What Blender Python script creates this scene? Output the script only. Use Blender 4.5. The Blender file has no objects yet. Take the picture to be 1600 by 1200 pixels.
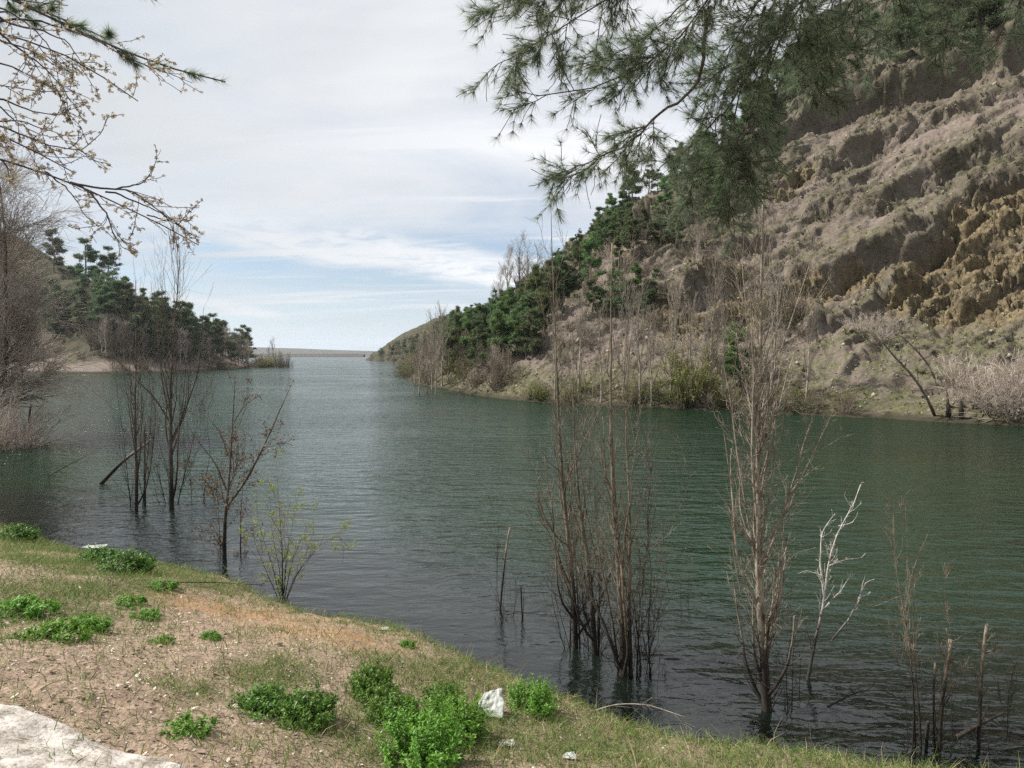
import bpy, math, random
import numpy as np
from mathutils import Vector
from mathutils.bvhtree import BVHTree

scene = bpy.context.scene
R = math.radians
# ------------------------------------------------------------------ camera
F = 1000.0
PITCH = math.atan((600 - 553) / F)
CAM = np.array([0.0, 0.0, 4.0])
cam_d = bpy.data.cameras.new("camera")
cam = bpy.data.objects.new("camera", cam_d)
scene.collection.objects.link(cam)
cam.location = CAM
cam.rotation_euler = (math.pi / 2 - PITCH, 0, 0)
cam_d.sensor_width = 36
cam_d.lens = 36 * F / 1600
cam_d.clip_start = 0.05
cam_d.clip_end = 12000
scene.camera = cam
# ------------------------------------------------------------------ light
SUN_EL, SUN_AZ = 50.0, -80.0          # azimuth from +Y, negative = left
sv = Vector((math.sin(R(SUN_AZ)) * math.cos(R(SUN_EL)), math.cos(R(SUN_AZ)) * math.cos(R(SUN_EL)), math.sin(R(SUN_EL))))
sl = bpy.data.lights.new("sun", 'SUN')
sl.energy = 4.8
sl.angle = R(0.6)
sl.color = (1.0, 0.95, 0.87)
so = bpy.data.objects.new("sun", sl)
so.rotation_euler = sv.to_track_quat('Z', 'Y').to_euler()
so.location = (0, 0, 60)
scene.collection.objects.link(so)
scene.view_settings.view_transform = 'Standard'
scene.view_settings.look = 'None'
scene.view_settings.exposure = 0.68
scene.view_settings.gamma = 1
scene.cycles.use_denoising = False
scene.cycles.max_bounces = 8
scene.cycles.transparent_max_bounces = 16
scene.cycles.volume_bounces = 1
scene.cycles.caustics_reflective = False
scene.cycles.caustics_refractive = False
scene.cycles.sample_clamp_indirect = 6
scene.cycles.sample_clamp_direct = 5

class NT:
    """small node-tree helper"""
    def __init__(s, nt): s.nt = nt; s.L = nt.links
    def n(s, t, **kw):
        x = s.nt.nodes.new(t)
        for k, v in kw.items(): setattr(x, k, v)
        return x
    def set(s, sock, v):
        if hasattr(v, 'links') or hasattr(v, 'is_linked'): s.L.new(v, sock)
        else: sock.default_value = v
    def math(s, op, a, b=0.0, c=None, clamp=False):
        x = s.n('ShaderNodeMath', operation=op); x.use_clamp = clamp
        s.set(x.inputs[0], a); s.set(x.inputs[1], b)
        if c is not None: s.set(x.inputs[2], c)
        return x.outputs[0]
    def vmath(s, op, a, b=(0, 0, 0)):
        x = s.n('ShaderNodeVectorMath', operation=op)
        s.set(x.inputs[0], a); s.set(x.inputs[1], b)
        return x.outputs[0]
    def noise(s, vec, scale, detail=4, rough=.55, dist=0.0, out=0):
        x = s.n('ShaderNodeTexNoise'); s.L.new(vec, x.inputs['Vector'])
        x.inputs['Scale'].default_value = scale; x.inputs['Detail'].default_value = detail
        x.inputs['Roughness'].default_value = rough; x.inputs['Distortion'].default_value = dist
        return x.outputs[out]
    def ramp(s, v, a, b, lo=0.0, hi=1.0):
        x = s.n('ShaderNodeMapRange'); x.interpolation_type = 'SMOOTHSTEP'
        s.set(x.inputs[0], v); x.inputs[1].default_value = a; x.inputs[2].default_value = b
        x.inputs[3].default_value = lo; x.inputs[4].default_value = hi
        return x.outputs[0]
    def mix(s, f, a, b, blend='MIX'):
        x = s.n('ShaderNodeMix', data_type='RGBA', blend_type=blend)
        s.set(x.inputs[0], f)
        for k, v in ((6, a), (7, b)):
            if isinstance(v, tuple): v = (v[0], v[1], v[2], 1)
            s.set(x.inputs[k], v)
        return x.outputs[2]
    def mapping(s, vec, scale=(1, 1, 1), rot=(0, 0, 0), loc=(0, 0, 0)):
        x = s.n('ShaderNodeMapping'); s.L.new(vec, x.inputs[0])
        x.inputs['Scale'].default_value = scale; x.inputs['Rotation'].default_value = rot; x.inputs['Location'].default_value = loc
        return x.outputs[0]

world = bpy.data.worlds.new("World")
scene.world = world
world.use_nodes = True
world.node_tree.nodes.clear()
w = NT(world.node_tree)
sky = w.n('ShaderNodeTexSky', sky_type='NISHITA')
sky.sun_disc = False
sky.sun_elevation = R(SUN_EL)
sky.sun_rotation = R(SUN_AZ)
sky.air_density = 1.0; sky.dust_density = 1.2; sky.ozone_density = 1.0
tc = w.n('ShaderNodeTexCoord').outputs['Generated']
sep = w.n('ShaderNodeSeparateXYZ'); w.L.new(tc, sep.inputs[0])
zc = w.math('MAXIMUM', sep.outputs[2], 0.0)
zz = w.math('ADD', zc, 0.09)
comb = w.n('ShaderNodeCombineXYZ')
w.L.new(w.math('DIVIDE', sep.outputs[0], zz), comb.inputs[0])
w.L.new(w.math('DIVIDE', sep.outputs[1], zz), comb.inputs[1])
pl = comb.outputs[0]                                   # point on the cloud layer overhead
# thin high veil with streaks, thinning out towards the lower sky
n1 = w.noise(w.mapping(pl, scale=(.55, .8, 1), rot=(0, 0, R(-18)), loc=(1.7, .4, 0)), 1.0, 7, .6, .9)
n2 = w.noise(w.mapping(pl, scale=(.35, 1.7, 1), rot=(0, 0, R(-16)), loc=(5.2, 2.1, 0)), 1.1, 8, .62, .6)
n3 = w.noise(w.mapping(pl, scale=(.5, .9, 1), rot=(0, 0, R(12)), loc=(3.1, 7.7, 0)), .9, 6, .55, .5)
high = w.ramp(sep.outputs[2], .08, .30)
veil = w.math('ADD', w.math('MULTIPLY', high, .78), w.math('MULTIPLY', w.math('SUBTRACT', n1, .45), 1.7), clamp=True)
streak = w.math('MULTIPLY', w.ramp(n2, .46, .66), w.ramp(sep.outputs[2], .03, .10))
cov = w.math('MAXIMUM', veil, w.math('MULTIPLY', streak, .9), clamp=True)
cloud = w.mix(w.ramp(n3, .35, .65), (4.5, 4.75, 5.15), (6.9, 7.0, 7.2))
def plane_pt(u, v):
    xc, yc = (u - 800) / F, (600 - v) / F; cp, sp_ = math.cos(PITCH), math.sin(PITCH)
    d = np.array([xc, cp + yc * sp_, -sp_ + yc * cp]); d /= np.linalg.norm(d)
    return d[:2] / (d[2] + .09)
def band(u0, v0, u1, v1, wd, k):
    a, b = plane_pt(u0, v0), plane_pt(u1, v1); tg = (b - a) / np.linalg.norm(b - a); nn = np.array([-tg[1], tg[0]])
    q = w.vmath('SUBTRACT', pl, (a[0], a[1], 0))
    nz = w.noise(w.mapping(pl, scale=(.9, .9, 1), loc=(k, k, 0)), 1.3, 7, .6, .8)
    fine = w.noise(w.mapping(pl, scale=(1, 1, 1), loc=(k, 3, 0)), 4.0, 8, .65, 1.0)
    x = w.n('ShaderNodeVectorMath', operation='DOT_PRODUCT'); w.L.new(q, x.inputs[0]); x.inputs[1].default_value = (nn[0], nn[1], 0)
    y = w.n('ShaderNodeVectorMath', operation='DOT_PRODUCT'); w.L.new(q, y.inputs[0]); y.inputs[1].default_value = (tg[0], tg[1], 0)
    e = w.math('ABSOLUTE', w.math('ADD', x.outputs['Value'], w.math('MULTIPLY', w.math('SUBTRACT', nz, .5), wd * 2.4)))
    f = w.ramp(e, wd * 1.7, wd * .05)
    Lh = float(np.linalg.norm(b - a))
    f = w.math('MULTIPLY', f, w.math('MULTIPLY', w.ramp(y.outputs['Value'], -.5 * Lh, .15 * Lh), w.ramp(y.outputs['Value'], 1.9 * Lh, 1.0 * Lh)))
    return w.math('MULTIPLY', f, w.ramp(fine, .25, .6, .35, 1))
b1 = band(330, 345, 770, 432, .42, 2.3); b2 = band(215, 455, 370, 485, .22, 6.1); b3 = band(480, 385, 700, 400, .25, 4.4)
bands = w.math('MAXIMUM', b1, w.math('MAXIMUM', b2, w.math('MULTIPLY', b3, .8)))
cov = w.math('MAXIMUM', cov, w.math('MULTIPLY', bands, .95), clamp=True)
cloud = w.mix(w.math('MULTIPLY', bands, .7), cloud, (8.6, 8.7, 8.8))
cloud = w.mix(w.math('MULTIPLY', streak, .45), cloud, (7.8, 7.9, 8.1))
blue = w.mix(.35, sky.outputs[0], (3.4, 4.6, 6.2))
hor = w.ramp(sep.outputs[2], -.01, .13, 1, 0)
blue = w.mix(w.math('MULTIPLY', hor, .75), blue, (5.9, 6.7, 7.5))
col = w.mix(cov, blue, cloud)
def glow(u, v, a, b, lo, hi):
    xc, yc = (u - 800) / F, (600 - v) / F; cp, sp_ = math.cos(PITCH), math.sin(PITCH)
    d = np.array([xc, cp + yc * sp_, -sp_ + yc * cp]); d /= np.linalg.norm(d)
    x = w.n('ShaderNodeVectorMath', operation='DOT_PRODUCT'); w.L.new(w.vmath('NORMALIZE', tc), x.inputs[0]); x.inputs[1].default_value = tuple(d)
    return w.ramp(x.outputs['Value'], a, b, lo, hi)
g1 = glow(900, 120, .80, 1.0, 0, .32)                  # thinner, brighter part of the veil
g2 = glow(180, 200, .80, 1.0, 0, .62)                  # thicker, greyer part
col = w.mix(w.math('MULTIPLY', g2, cov), col, (4.6, 4.9, 5.15))
col = w.mix(w.math('MULTIPLY', g1, cov), col, (8.6, 8.65, 8.8))
bg = w.n('ShaderNodeBackground')
w.L.new(col, bg.inputs[0]); bg.inputs[1].default_value = 0.084
wo = w.n('ShaderNodeOutputWorld'); w.L.new(bg.outputs[0], wo.inputs[0])

# ------------------------------------------------------------------ maths helpers
def ray(u, v):
    xc, yc = (u - 800) / F, (600 - v) / F
    cp, sp = math.cos(PITCH), math.sin(PITCH)
    return np.array([xc, cp + yc * sp, -sp + yc * cp])
def at_z(u, v, z=0.0):
    d = ray(u, v); t = (z - CAM[2]) / d[2]
    return CAM + d * t
def at_y(u, v, y):
    d = ray(u, v); return CAM + d * (y / d[1])
def project(p):
    p = np.asarray(p, float) - CAM
    cp, sp = math.cos(PITCH), math.sin(PITCH)
    zf = p[..., 1] * cp - p[..., 2] * sp
    up = p[..., 1] * sp + p[..., 2] * cp
    return 800 + F * p[..., 0] / zf, 600 - F * up / zf

def hashg(ix, iy, iz, seed):
    h = (ix.astype(np.int64) * 374761393 + iy.astype(np.int64) * 668265263 + iz.astype(np.int64) * 2147483647 + seed * 1274126177) & 0xffffffff
    h = ((h ^ (h >> 13)) * 1274126177) & 0xffffffff
    h = (h ^ (h >> 16)) & 0xffffffff
    return h
def vnoise(p, seed=0):
    """smooth gradient noise in 3-D, about -1..1"""
    i = np.floor(p).astype(np.int64); f = p - i
    u = f * f * f * (f * (f * 6 - 15) + 10)
    res = 0
    for dx in (0, 1):
        wx = u[..., 0] if dx else 1 - u[..., 0]
        for dy in (0, 1):
            wy = u[..., 1] if dy else 1 - u[..., 1]
            for dz in (0, 1):
                wz = u[..., 2] if dz else 1 - u[..., 2]
                h = hashg(i[..., 0] + dx, i[..., 1] + dy, i[..., 2] + dz, seed)
                gx = ((h & 255) / 127.5 - 1); gy = (((h >> 8) & 255) / 127.5 - 1); gz = (((h >> 16) & 255) / 127.5 - 1)
                res = res + wx * wy * wz * (gx * (f[..., 0] - dx) + gy * (f[..., 1] - dy) + gz * (f[..., 2] - dz))
    return res * 1.4
def fbm(p, octaves=5, gain=.5, seed=0, ridged=False):
    a, s, tot = 1.0, 0, 0
    q = np.array(p, float)
    for o in range(octaves):
        n = vnoise(q, seed + o * 17)
        if ridged: n = 1 - 2 * np.abs(n)
        s = s + a * n; tot += a; a *= gain; q = q * 2.03 + 11.3
    return s / tot
def cells(p, seed=0):
    """cellular noise: random value of the nearest cell and distance to the border"""
    i = np.floor(p).astype(np.int64); d1 = np.full(len(p), 9.0); d2 = np.full(len(p), 9.0); val = np.zeros(len(p))
    for dx in (-1, 0, 1):
        for dy in (-1, 0, 1):
            for dz in (-1, 0, 1):
                c = i + np.array([dx, dy, dz]); h = hashg(c[:, 0], c[:, 1], c[:, 2], seed)
                q = c + np.stack([(h & 255), (h >> 8) & 255, (h >> 16) & 255], 1) / 255.0
                d = np.sqrt(((p - q) ** 2).sum(1)); v = ((h >> 5) & 1023) / 1023.0
                m = d < d1; d2 = np.where(m, d1, np.minimum(d2, d)); val = np.where(m, v, val); d1 = np.where(m, d, d1)
    return val, d2 - d1
def sstep(x, a, b):
    t = np.clip((x - a) / (b - a), 0, 1); return t * t * (3 - 2 * t)
def norm(v): return v / np.maximum(np.linalg.norm(v, axis=-1, keepdims=True), 1e-9)

# ------------------------------------------------------------------ mesh helpers
COL = scene.collection
def mesh_np(name, V, faces, nside, mat, parent=None, smooth=True, attr=None):
    V = np.asarray(V, np.float32).reshape(-1, 3); faces = np.asarray(faces, np.int32).reshape(-1, nside)
    me = bpy.data.meshes.new(name)
    me.vertices.add(len(V)); me.vertices.foreach_set('co', V.ravel())
    me.loops.add(faces.size); me.loops.foreach_set('vertex_index', faces.ravel())
    me.polygons.add(len(faces)); me.polygons.foreach_set('loop_start', np.arange(0, faces.size, nside, dtype=np.int32))
    me.polygons.foreach_set('loop_total', np.full(len(faces), nside, np.int32))
    if smooth: me.polygons.foreach_set('use_smooth', np.ones(len(faces), bool))
    me.update(calc_edges=True)
    if attr is not None:
        for k, a in attr.items():
            ca = me.attributes.new(k, 'FLOAT_COLOR', 'POINT')
            c = np.ones((len(V), 4), np.float32); c[:, :a.shape[1]] = a
            ca.data.foreach_set('color', c.ravel())
    me.materials.append(mat)
    ob = bpy.data.objects.new(name, me); COL.objects.link(ob)
    if parent is not None: ob.parent = parent
    return ob
def tag(o, label=None, cat=None, group=None, kind=None):
    if label: o['label'] = label
    if cat: o['category'] = cat
    if group: o['group'] = group
    if kind: o['kind'] = kind
    return o
def thing(name, loc, label, cat, group=None):
    o = bpy.data.objects.new(name, None); COL.objects.link(o)
    o.location = loc; o.empty_display_size = .2
    return tag(o, label, cat, group)
def dup(root, loc, rz=0.0, sc=1.0, label=None, group=None):
    c = root.copy(); COL.objects.link(c)
    c.location = loc; c.rotation_euler = (0, 0, rz); c.scale = (sc, sc, sc) if np.isscalar(sc) else sc
    if label: c['label'] = label
    if group: c['group'] = group
    for ch in list(root.children):
        d = ch.copy(); COL.objects.link(d); d.parent = c
    return c

class Tubes:
    """batches of tubes -> one mesh"""
    def __init__(s): s.V = []; s.F = []; s.n = 0
    def add(s, P, Rr, sides=4):
        P = np.asarray(P, float); Rr = np.asarray(Rr, float)
        if P.ndim == 2: P = P[None]; Rr = Rr[None]
        M, K, _ = P.shape
        T = norm(np.gradient(P, axis=1))
        ref = np.where(np.abs(T[:, :1, 2:3]) > .8, np.array([[[1., .13, 0]]]), np.array([[[.08, .1, 1.]]]))
        U = norm(np.cross(T, ref)); W = np.cross(T, U)
        a = np.arange(sides) * 2 * math.pi / sides
        ring = P[:, :, None] + Rr[:, :, None, None] * (np.cos(a)[None, None, :, None] * U[:, :, None] + np.sin(a)[None, None, :, None] * W[:, :, None])
        s.V.append(ring.reshape(-1, 3))
        b = (np.arange(M) * K * sides)[:, None, None] + (np.arange(K - 1) * sides)[None, :, None]
        j = np.arange(sides)[None, None]; j2 = (j + 1) % sides
        f = np.stack([b + j, b + j2, b + sides + j2, b + sides + j], -1).reshape(-1, 4) + s.n
        s.F.append(f); s.n += M * K * sides
        # cap the far end
        if sides >= 4:
            e = (np.arange(M) * K * sides)[:, None] + (K - 1) * sides + np.array([0, 1, 2, 3])[None]
            if sides == 4: s.F.append(e + s.n - M * K * sides)
            elif sides == 6:
                base = (np.arange(M) * K * sides)[:, None] + (K - 1) * sides + s.n - M * K * sides
                s.F.append(base + np.array([0, 1, 2, 3])); s.F.append(base + np.array([0, 3, 4, 5]))
    def build(s, name, mat, parent=None):
        V = np.concatenate(s.V)
        if parent is not None: V = V - np.array(parent.location)
        return mesh_np(name, V, np.concatenate(s.F), 4, mat, parent)

def spawn(rng, P, Rr, n, t0, t1, L, ang, up, K=6, wig=.12, rk=.55, rtip=.25, ltaper=.5, rmax=None, angsd=12, drop=0.0):
    """grow n child branches from parents P (M,K,3)"""
    M, KP, _ = P.shape
    ln = np.linalg.norm(np.diff(P, axis=1), axis=2).sum(1)
    idx = rng.choice(M, n, p=ln / ln.sum())
    t = rng.uniform(t0, t1, n); x = t * (KP - 1); i = np.minimum(x.astype(int), KP - 2); f = (x - i)[:, None]
    pos = P[idx, i] * (1 - f) + P[idx, i + 1] * f
    rad = Rr[idx, i] * (1 - f[:, 0]) + Rr[idx, i + 1] * f[:, 0]
    T = norm(P[idx, i + 1] - P[idx, i])
    q = rng.normal(size=(n, 3)); q = norm(q - (q * T).sum(1, keepdims=True) * T)
    a = np.radians(rng.normal(ang, angsd, n))[:, None]
    d = norm(np.cos(a) * T + np.sin(a) * q)
    Ls = L * rng.uniform(.55, 1.25, n) * (1 - ltaper * (t - t0) / max(t1 - t0, 1e-6))
    out = np.zeros((n, K, 3)); out[:, 0] = pos
    for k in range(1, K):
        d = norm(d + np.array([0, 0, up - drop * k / K]) + rng.normal(size=(n, 3)) * wig)
        out[:, k] = out[:, k - 1] + d * (Ls / (K - 1))[:, None]
    r0 = rad * rk
    if rmax: r0 = np.minimum(r0, rmax)
    rr = r0[:, None] * np.linspace(1, rtip, K)[None]
    return out, rr

def strips(P0, D, Ln, Wd, rng, bend=0.0, segs=1, tri=False):
    """thin blades: triangles (segs=1) or bent 2-segment blades; returns V, tri faces"""
    n = len(P0)
    side = norm(np.cross(D, rng.normal(size=(n, 3)))) * (Wd / 2)[:, None]
    tip = P0 + D * Ln[:, None]
    if segs == 1:
        V = np.stack([P0 - side, P0 + side, tip], 1).reshape(-1, 3)
        Fc = np.arange(3 * n).reshape(n, 3)
        return V, Fc
    b = np.zeros((n, 3)); b[:, :2] = rng.normal(size=(n, 2)) * bend; b[:, 2] = -np.abs(rng.normal(size=n)) * bend * .6
    mid = P0 + D * (Ln * .55)[:, None] + b * (Ln * .25)[:, None]
    tip = tip + b * Ln[:, None]
    V = np.stack([P0 - side, P0 + side, mid + side * .8, mid - side * .8, tip], 1).reshape(-1, 3)
    o = (np.arange(n) * 5)[:, None]
    Fc = np.concatenate([o + np.array([0, 1, 2]), o + np.array([0, 2, 3]), o + np.array([3, 2, 4])])
    return V, Fc

# ------------------------------------------------------------------ materials
def mat_new(name):
    m = bpy.data.materials.new(name); m.use_nodes = True; m.node_tree.nodes.clear()
    t = NT(m.node_tree); t.out = t.n('ShaderNodeOutputMaterial'); return m, t
def principled(t, col, rough=.8, bump=None, bstr=.5, bdist=.02, spec=.3):
    p = t.n('ShaderNodeBsdfPrincipled')
    if isinstance(col, tuple): col = (col[0], col[1], col[2], 1)
    t.set(p.inputs['Base Color'], col); t.set(p.inputs['Roughness'], rough)
    p.inputs['Specular IOR Level'].default_value = spec
    if bump is not None:
        b = t.n('ShaderNodeBump'); t.L.new(bump, b.inputs['Height'])
        b.inputs['Strength'].default_value = bstr; b.inputs['Distance'].default_value = bdist
        t.L.new(b.outputs[0], p.inputs['Normal'])
    return p
def bark(name, a, b, scale=14, wet=False, bs=.5):
    m, t = mat_new(name)
    g = t.n('ShaderNodeNewGeometry').outputs['Position']
    v = t.mapping(g, scale=(1, 1, .35))
    n = t.noise(v, scale, 5, .65)
    c = t.mix(t.ramp(n, .35, .65), a, b)
    if wet:    # the stretch that stands in the water is stained dark
        s = t.n('ShaderNodeSeparateXYZ'); t.L.new(g, s.inputs[0])
        zz = t.math('ADD', s.outputs[2], t.math('MULTIPLY', t.noise(g, 3, 3), -.5))
        c = t.mix(t.ramp(zz, .15, 1.05, .93, 0), c, (.016, .013, .010))
    p = principled(t, c, .85, n, bs, .01)
    t.L.new(p.outputs[0], t.out.inputs[0]); return m
def leafy(name, a, b, trans=.35, rough=.6, objvar=True, c3=None, nscale=.0):
    m, t = mat_new(name)
    rnd = t.n('ShaderNodeNewGeometry').outputs['Random Per Island']
    c = t.mix(rnd, a, b)
    if c3: c = t.mix(t.math('GREATER_THAN', rnd, .86), c, c3)
    if objvar:
        oi = t.n('ShaderNodeObjectInfo').outputs['Random']
        hsv = t.n('ShaderNodeHueSaturation')
        t.L.new(t.math('MULTIPLY_ADD', oi, .07 * objvar, .5 - .035 * objvar), hsv.inputs['Hue'])
        t.L.new(t.math('MULTIPLY_ADD', oi, .7 * objvar, 1.1 - .35 * objvar), hsv.inputs['Value'])
        t.L.new(c, hsv.inputs['Color']); c = hsv.outputs[0]
    d = principled(t, c, rough, spec=.35)
    tr = t.n('ShaderNodeBsdfTranslucent'); t.L.new(c, tr.inputs[0])
    mx = t.n('ShaderNodeMixShader'); mx.inputs[0].default_value = trans
    t.L.new(d.outputs[0], mx.inputs[1]); t.L.new(tr.outputs[0], mx.inputs[2])
    t.L.new(mx.outputs[0], t.out.inputs[0]); return m

M = {}
M['bark_dark'] = bark('dark_bark', (.05, .04, .03), (.13, .11, .085), 16, True)
M['bark_pale'] = bark('pale_bark', (.115, .095, .072), (.34, .295, .235), 18, True)
M['bark_grey'] = bark('grey_bark', (.085, .070, .052), (.24, .20, .15), 12, True)
M['bark_white'] = bark('bleached_wood', (.30, .27, .24), (.60, .57, .53), 22, True)
M['bark_twig'] = bark('twig_bark', (.18, .15, .115), (.38, .33, .265), 10)
M['bark_pink'] = bark('pinkish_twig_bark', (.28, .235, .195), (.52, .45, .38), 6)
M['bark_brown'] = bark('brown_twig_bark', (.12, .095, .072), (.26, .215, .165), 6)
M['bark_plum'] = bark('plum_bark', (.022, .018, .022), (.07, .055, .06), 60)
M['bark_pine'] = bark('pine_bark', (.035, .028, .022), (.09, .07, .055), 30)
M['bark_willow'] = bark('willow_bark', (.10, .085, .04), (.22, .19, .09), 20, True)
M['needle'] = leafy('pine_needles', (.12, .17, .105), (.22, .28, .165), .5, .5, False)
M['pine_far'] = leafy('pine_foliage', (.052, .088, .036), (.135, .180, .075), .3, .6)
M['pine_bright'] = leafy('young_pine_foliage', (.070, .120, .038), (.155, .210, .075), .3, .6)
M['scrub'] = leafy('scrub_leaves', (.07, .085, .03), (.15, .15, .06), .3, .7)
M['lime_leaf'] = leafy('lime_leaves', (.17, .22, .04), (.32, .34, .08), .45, .6)
M['weed'] = leafy('weed_leaves', (.065, .165, .018), (.17, .31, .04), .35, .5, .4)
M['weed_dark'] = leafy('dark_weed_leaves', (.040, .100, .012), (.11, .205, .024), .3, .45, .4)
M['grass'] = leafy('grass_blades', (.075, .14, .028), (.19, .25, .06), .4, .6, False, c3=(.38, .31, .17))
M['straw'] = leafy('dry_straw', (.34, .27, .16), (.55, .46, .30), .3, .7, False)
M['blossom'] = leafy('plum_blossom', (.30, .24, .15), (.60, .53, .42), .35, .7, False, c3=(.20, .17, .06))
M['catkin'] = leafy('withered_leaves', (.09, .055, .035), (.22, .14, .09), .2, .8, False)
M['chips'] = leafy('dead_leaf_litter', (.15, .10, .07), (.42, .33, .25), .15, .7, False, c3=(.60, .54, .46))
M['drygrass'] = leafy('dry_bank_grass', (.24, .19, .12), (.36, .30, .20), .3, .8, False, c3=(.14, .15, .06))

# ------------------------------------------------------------------ the near bank
shore_px = [(-260, 800), (-120, 806), (0, 822), (60, 838), (130, 862), (200, 874), (260, 884), (330, 898), (400, 915), (440, 938),
            (485, 960), (560, 968), (620, 978), (690, 1000), (760, 1032), (850, 1078), (930, 1112),
            (1020, 1136), (1110, 1158), (1210, 1164), (1330, 1178), (1450, 1196), (1600, 1216), (1760, 1235)]
NS = np.array([at_z(u, v, .22)[:2] for u, v in shore_px])
NS = np.concatenate([[[-60, 17.5], [-30, 18.0]], NS, [[9, 5.0], [14, 4.2], [30, 0], [60, -14]]])
def dist_poly(Q, S):
    """distance to polyline, side sign (+ = right of travel), closest param index"""
    Q = np.asarray(Q, float); best = np.full(len(Q), 1e18); sgn = np.zeros(len(Q)); par = np.zeros(len(Q))
    for k in range(len(S) - 1):
        a, b = S[k], S[k + 1]; ab = b - a
        t = np.clip(((Q - a) @ ab) / (ab @ ab), 0, 1)
        c = a + t[:, None] * ab; d2 = ((Q - c) ** 2).sum(1)
        cr = ab[0] * (Q[:, 1] - a[1]) - ab[1] * (Q[:, 0] - a[0])
        m = d2 < best - 1e-12
        best[m] = d2[m]; sgn[m] = np.where(cr[m] < 0, 1, -1); par[m] = k + t[m]
    return np.sqrt(best), sgn, par
def bank_d(Q):
    d, s, _ = dist_poly(Q, NS); return d * s            # + inland (right of travel = towards camera)
def bank_z(Q, fine=True):
    Q = np.asarray(Q, float).reshape(-1, 2)
    d = bank_d(Q)
    P3 = np.concatenate([Q, np.zeros((len(Q), 1))], 1)
    d = d + .22 * fbm(P3 * .9, 3, seed=3) + .11 * fbm(P3 * 3.2, 3, seed=4)
    zin = .04 + .20 * sstep(d, -.12, .28) + .325 * np.clip(d, 0, None) - .012 * np.clip(d - 6.5, 0, None) ** 2
    zin = np.minimum(zin, 2.9)
    zout = .04 + .55 * np.minimum(d, 0) - .5 * sstep(-d, .3, 2.2)
    shc = at_z(1095, 1122)[:2]; zout = zout + .9 * np.exp(-((Q - shc) ** 2).sum(1) / .55 ** 2) * sstep(-d, .1, .7); zout = np.minimum(zout, np.where(d < -.10, -.10, .02))
    z = np.where(d > 0, zin, np.maximum(zout, -5))
    z = z + .10 * fbm(P3 * .55, 3, seed=8) * sstep(d, .2, 2.5)
    if fine: z = z + .022 * fbm(P3 * 4.5, 4, .6, seed=5) + .012 * fbm(P3 * 17, 2, seed=6)
    return z
def bank_hit(u, v):
    d = ray(u, v); ts = np.linspace(1.2, 22, 1500)
    P = CAM + d[None] * ts[:, None]
    h = bank_z(P[:, :2], False); i = np.argmax(P[:, 2] < h)
    return P[i] if P[i, 2] < h[i] else at_z(u, v, 0)

def axis(parts):
    out = [np.arange(a, b, s) for a, b, s in parts]; return np.concatenate(out)
gx = axis([(-60, -16, 1.2), (-16, -9, .14), (-9, 7, .045), (7, 12, .2), (12, 62, 1.2)])
gy = axis([(-30, -2, 1.0), (-2, 2, .25), (2, 12, .045), (12, 16, .12), (16, 30, .8)])
X, Y = np.meshgrid(gx, gy)
Q = np.stack([X.ravel(), Y.ravel()], 1)
Z = bank_z(Q)
def grid_faces(nx, ny):
    i = np.arange(nx - 1)[None]; j = np.arange(ny - 1)[:, None]
    a = j * nx + i
    return np.stack([a, a + 1, a + nx + 1, a + nx], -1).reshape(-1, 4)
def blob(Q, pts, r):
    m = np.zeros(len(Q))
    for (u, v, k) in pts:
        c = bank_hit(u, v)[:2]; m = np.maximum(m, np.exp(-((Q - c) ** 2).sum(1) / (r * k) ** 2))
    return m
ORANGE = [(330, 950, 1), (420, 965, 1.1), (490, 985, .9), (560, 1000, .7), (280, 935, .7)]
GREENS = [(40, 850, 1.3), (120, 880, 1.4), (200, 890, 1.2), (60, 960, .9), (20, 930, .9), (230, 915, .6), (330, 915, .5), (150, 925, .9),
          (700, 1060, .8), (620, 1150, .9), (780, 1150, .8), (900, 1170, 1), (1000, 1185, 1), (1150, 1185, 1), (1300, 1195, 1), (1450, 1210, 1), (1050, 1160, .5), (430, 1050, .5), (300, 1080, .3), (600, 1040, .5)]
om = blob(Q, ORANGE, .62); gm = blob(Q, GREENS, .75)

m, t = mat_new('bank_soil')
at = t.n('ShaderNodeAttribute', attribute_name='mask')
sp_ = t.n('ShaderNodeSeparateColor'); t.L.new(at.outputs['Color'], sp_.inputs[0])
g = t.n('ShaderNodeNewGeometry').outputs['Position']
na = t.noise(g, 2.2, 6, .65); nb = t.noise(g, 38, 5, .7); nc_ = t.noise(g, 9, 6, .7)
c = t.mix(t.ramp(nc_, .3, .7), (.19, .135, .098), (.40, .30, .22))
c = t.mix(t.ramp(nb, .55, .75), c, (.44, .37, .30))
c = t.mix(t.ramp(nb, .42, .25), c, (.08, .058, .045))
co = t.mix(t.ramp(nc_, .35, .7), (.24, .145, .080), (.38, .245, .145))
c = t.mix(t.math('MULTIPLY', t.math('MULTIPLY', sp_.outputs[0], 1.5), t.ramp(t.math('ADD', na, t.math('MULTIPLY', nc_, .5)), .55, .85), clamp=True), c, co)
cg = t.mix(t.ramp(nb, .4, .65), (.075, .085, .030), (.17, .17, .075))
c = t.mix(t.math('MULTIPLY', sp_.outputs[1], t.ramp(nc_, .35, .6), clamp=True), c, cg)
cb = t.mix(t.ramp(na, .35, .6), (.12, .11, .05), (.24, .22, .10))
s = t.n('ShaderNodeSeparateXYZ'); t.L.new(g, s.inputs[0])
c = t.mix(t.ramp(s.outputs[2], -.02, .05, 1, 0), c, cb)
vo = t.n('ShaderNodeTexVoronoi'); t.L.new(g, vo.inputs['Vector']); vo.inputs['Scale'].default_value = 26
hb = t.math('ADD', t.math('MULTIPLY', nb, .7), t.math('ADD', t.math('MULTIPLY', nc_, 1.2), t.math('MULTIPLY', vo.outputs[0], -.4)))
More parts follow.
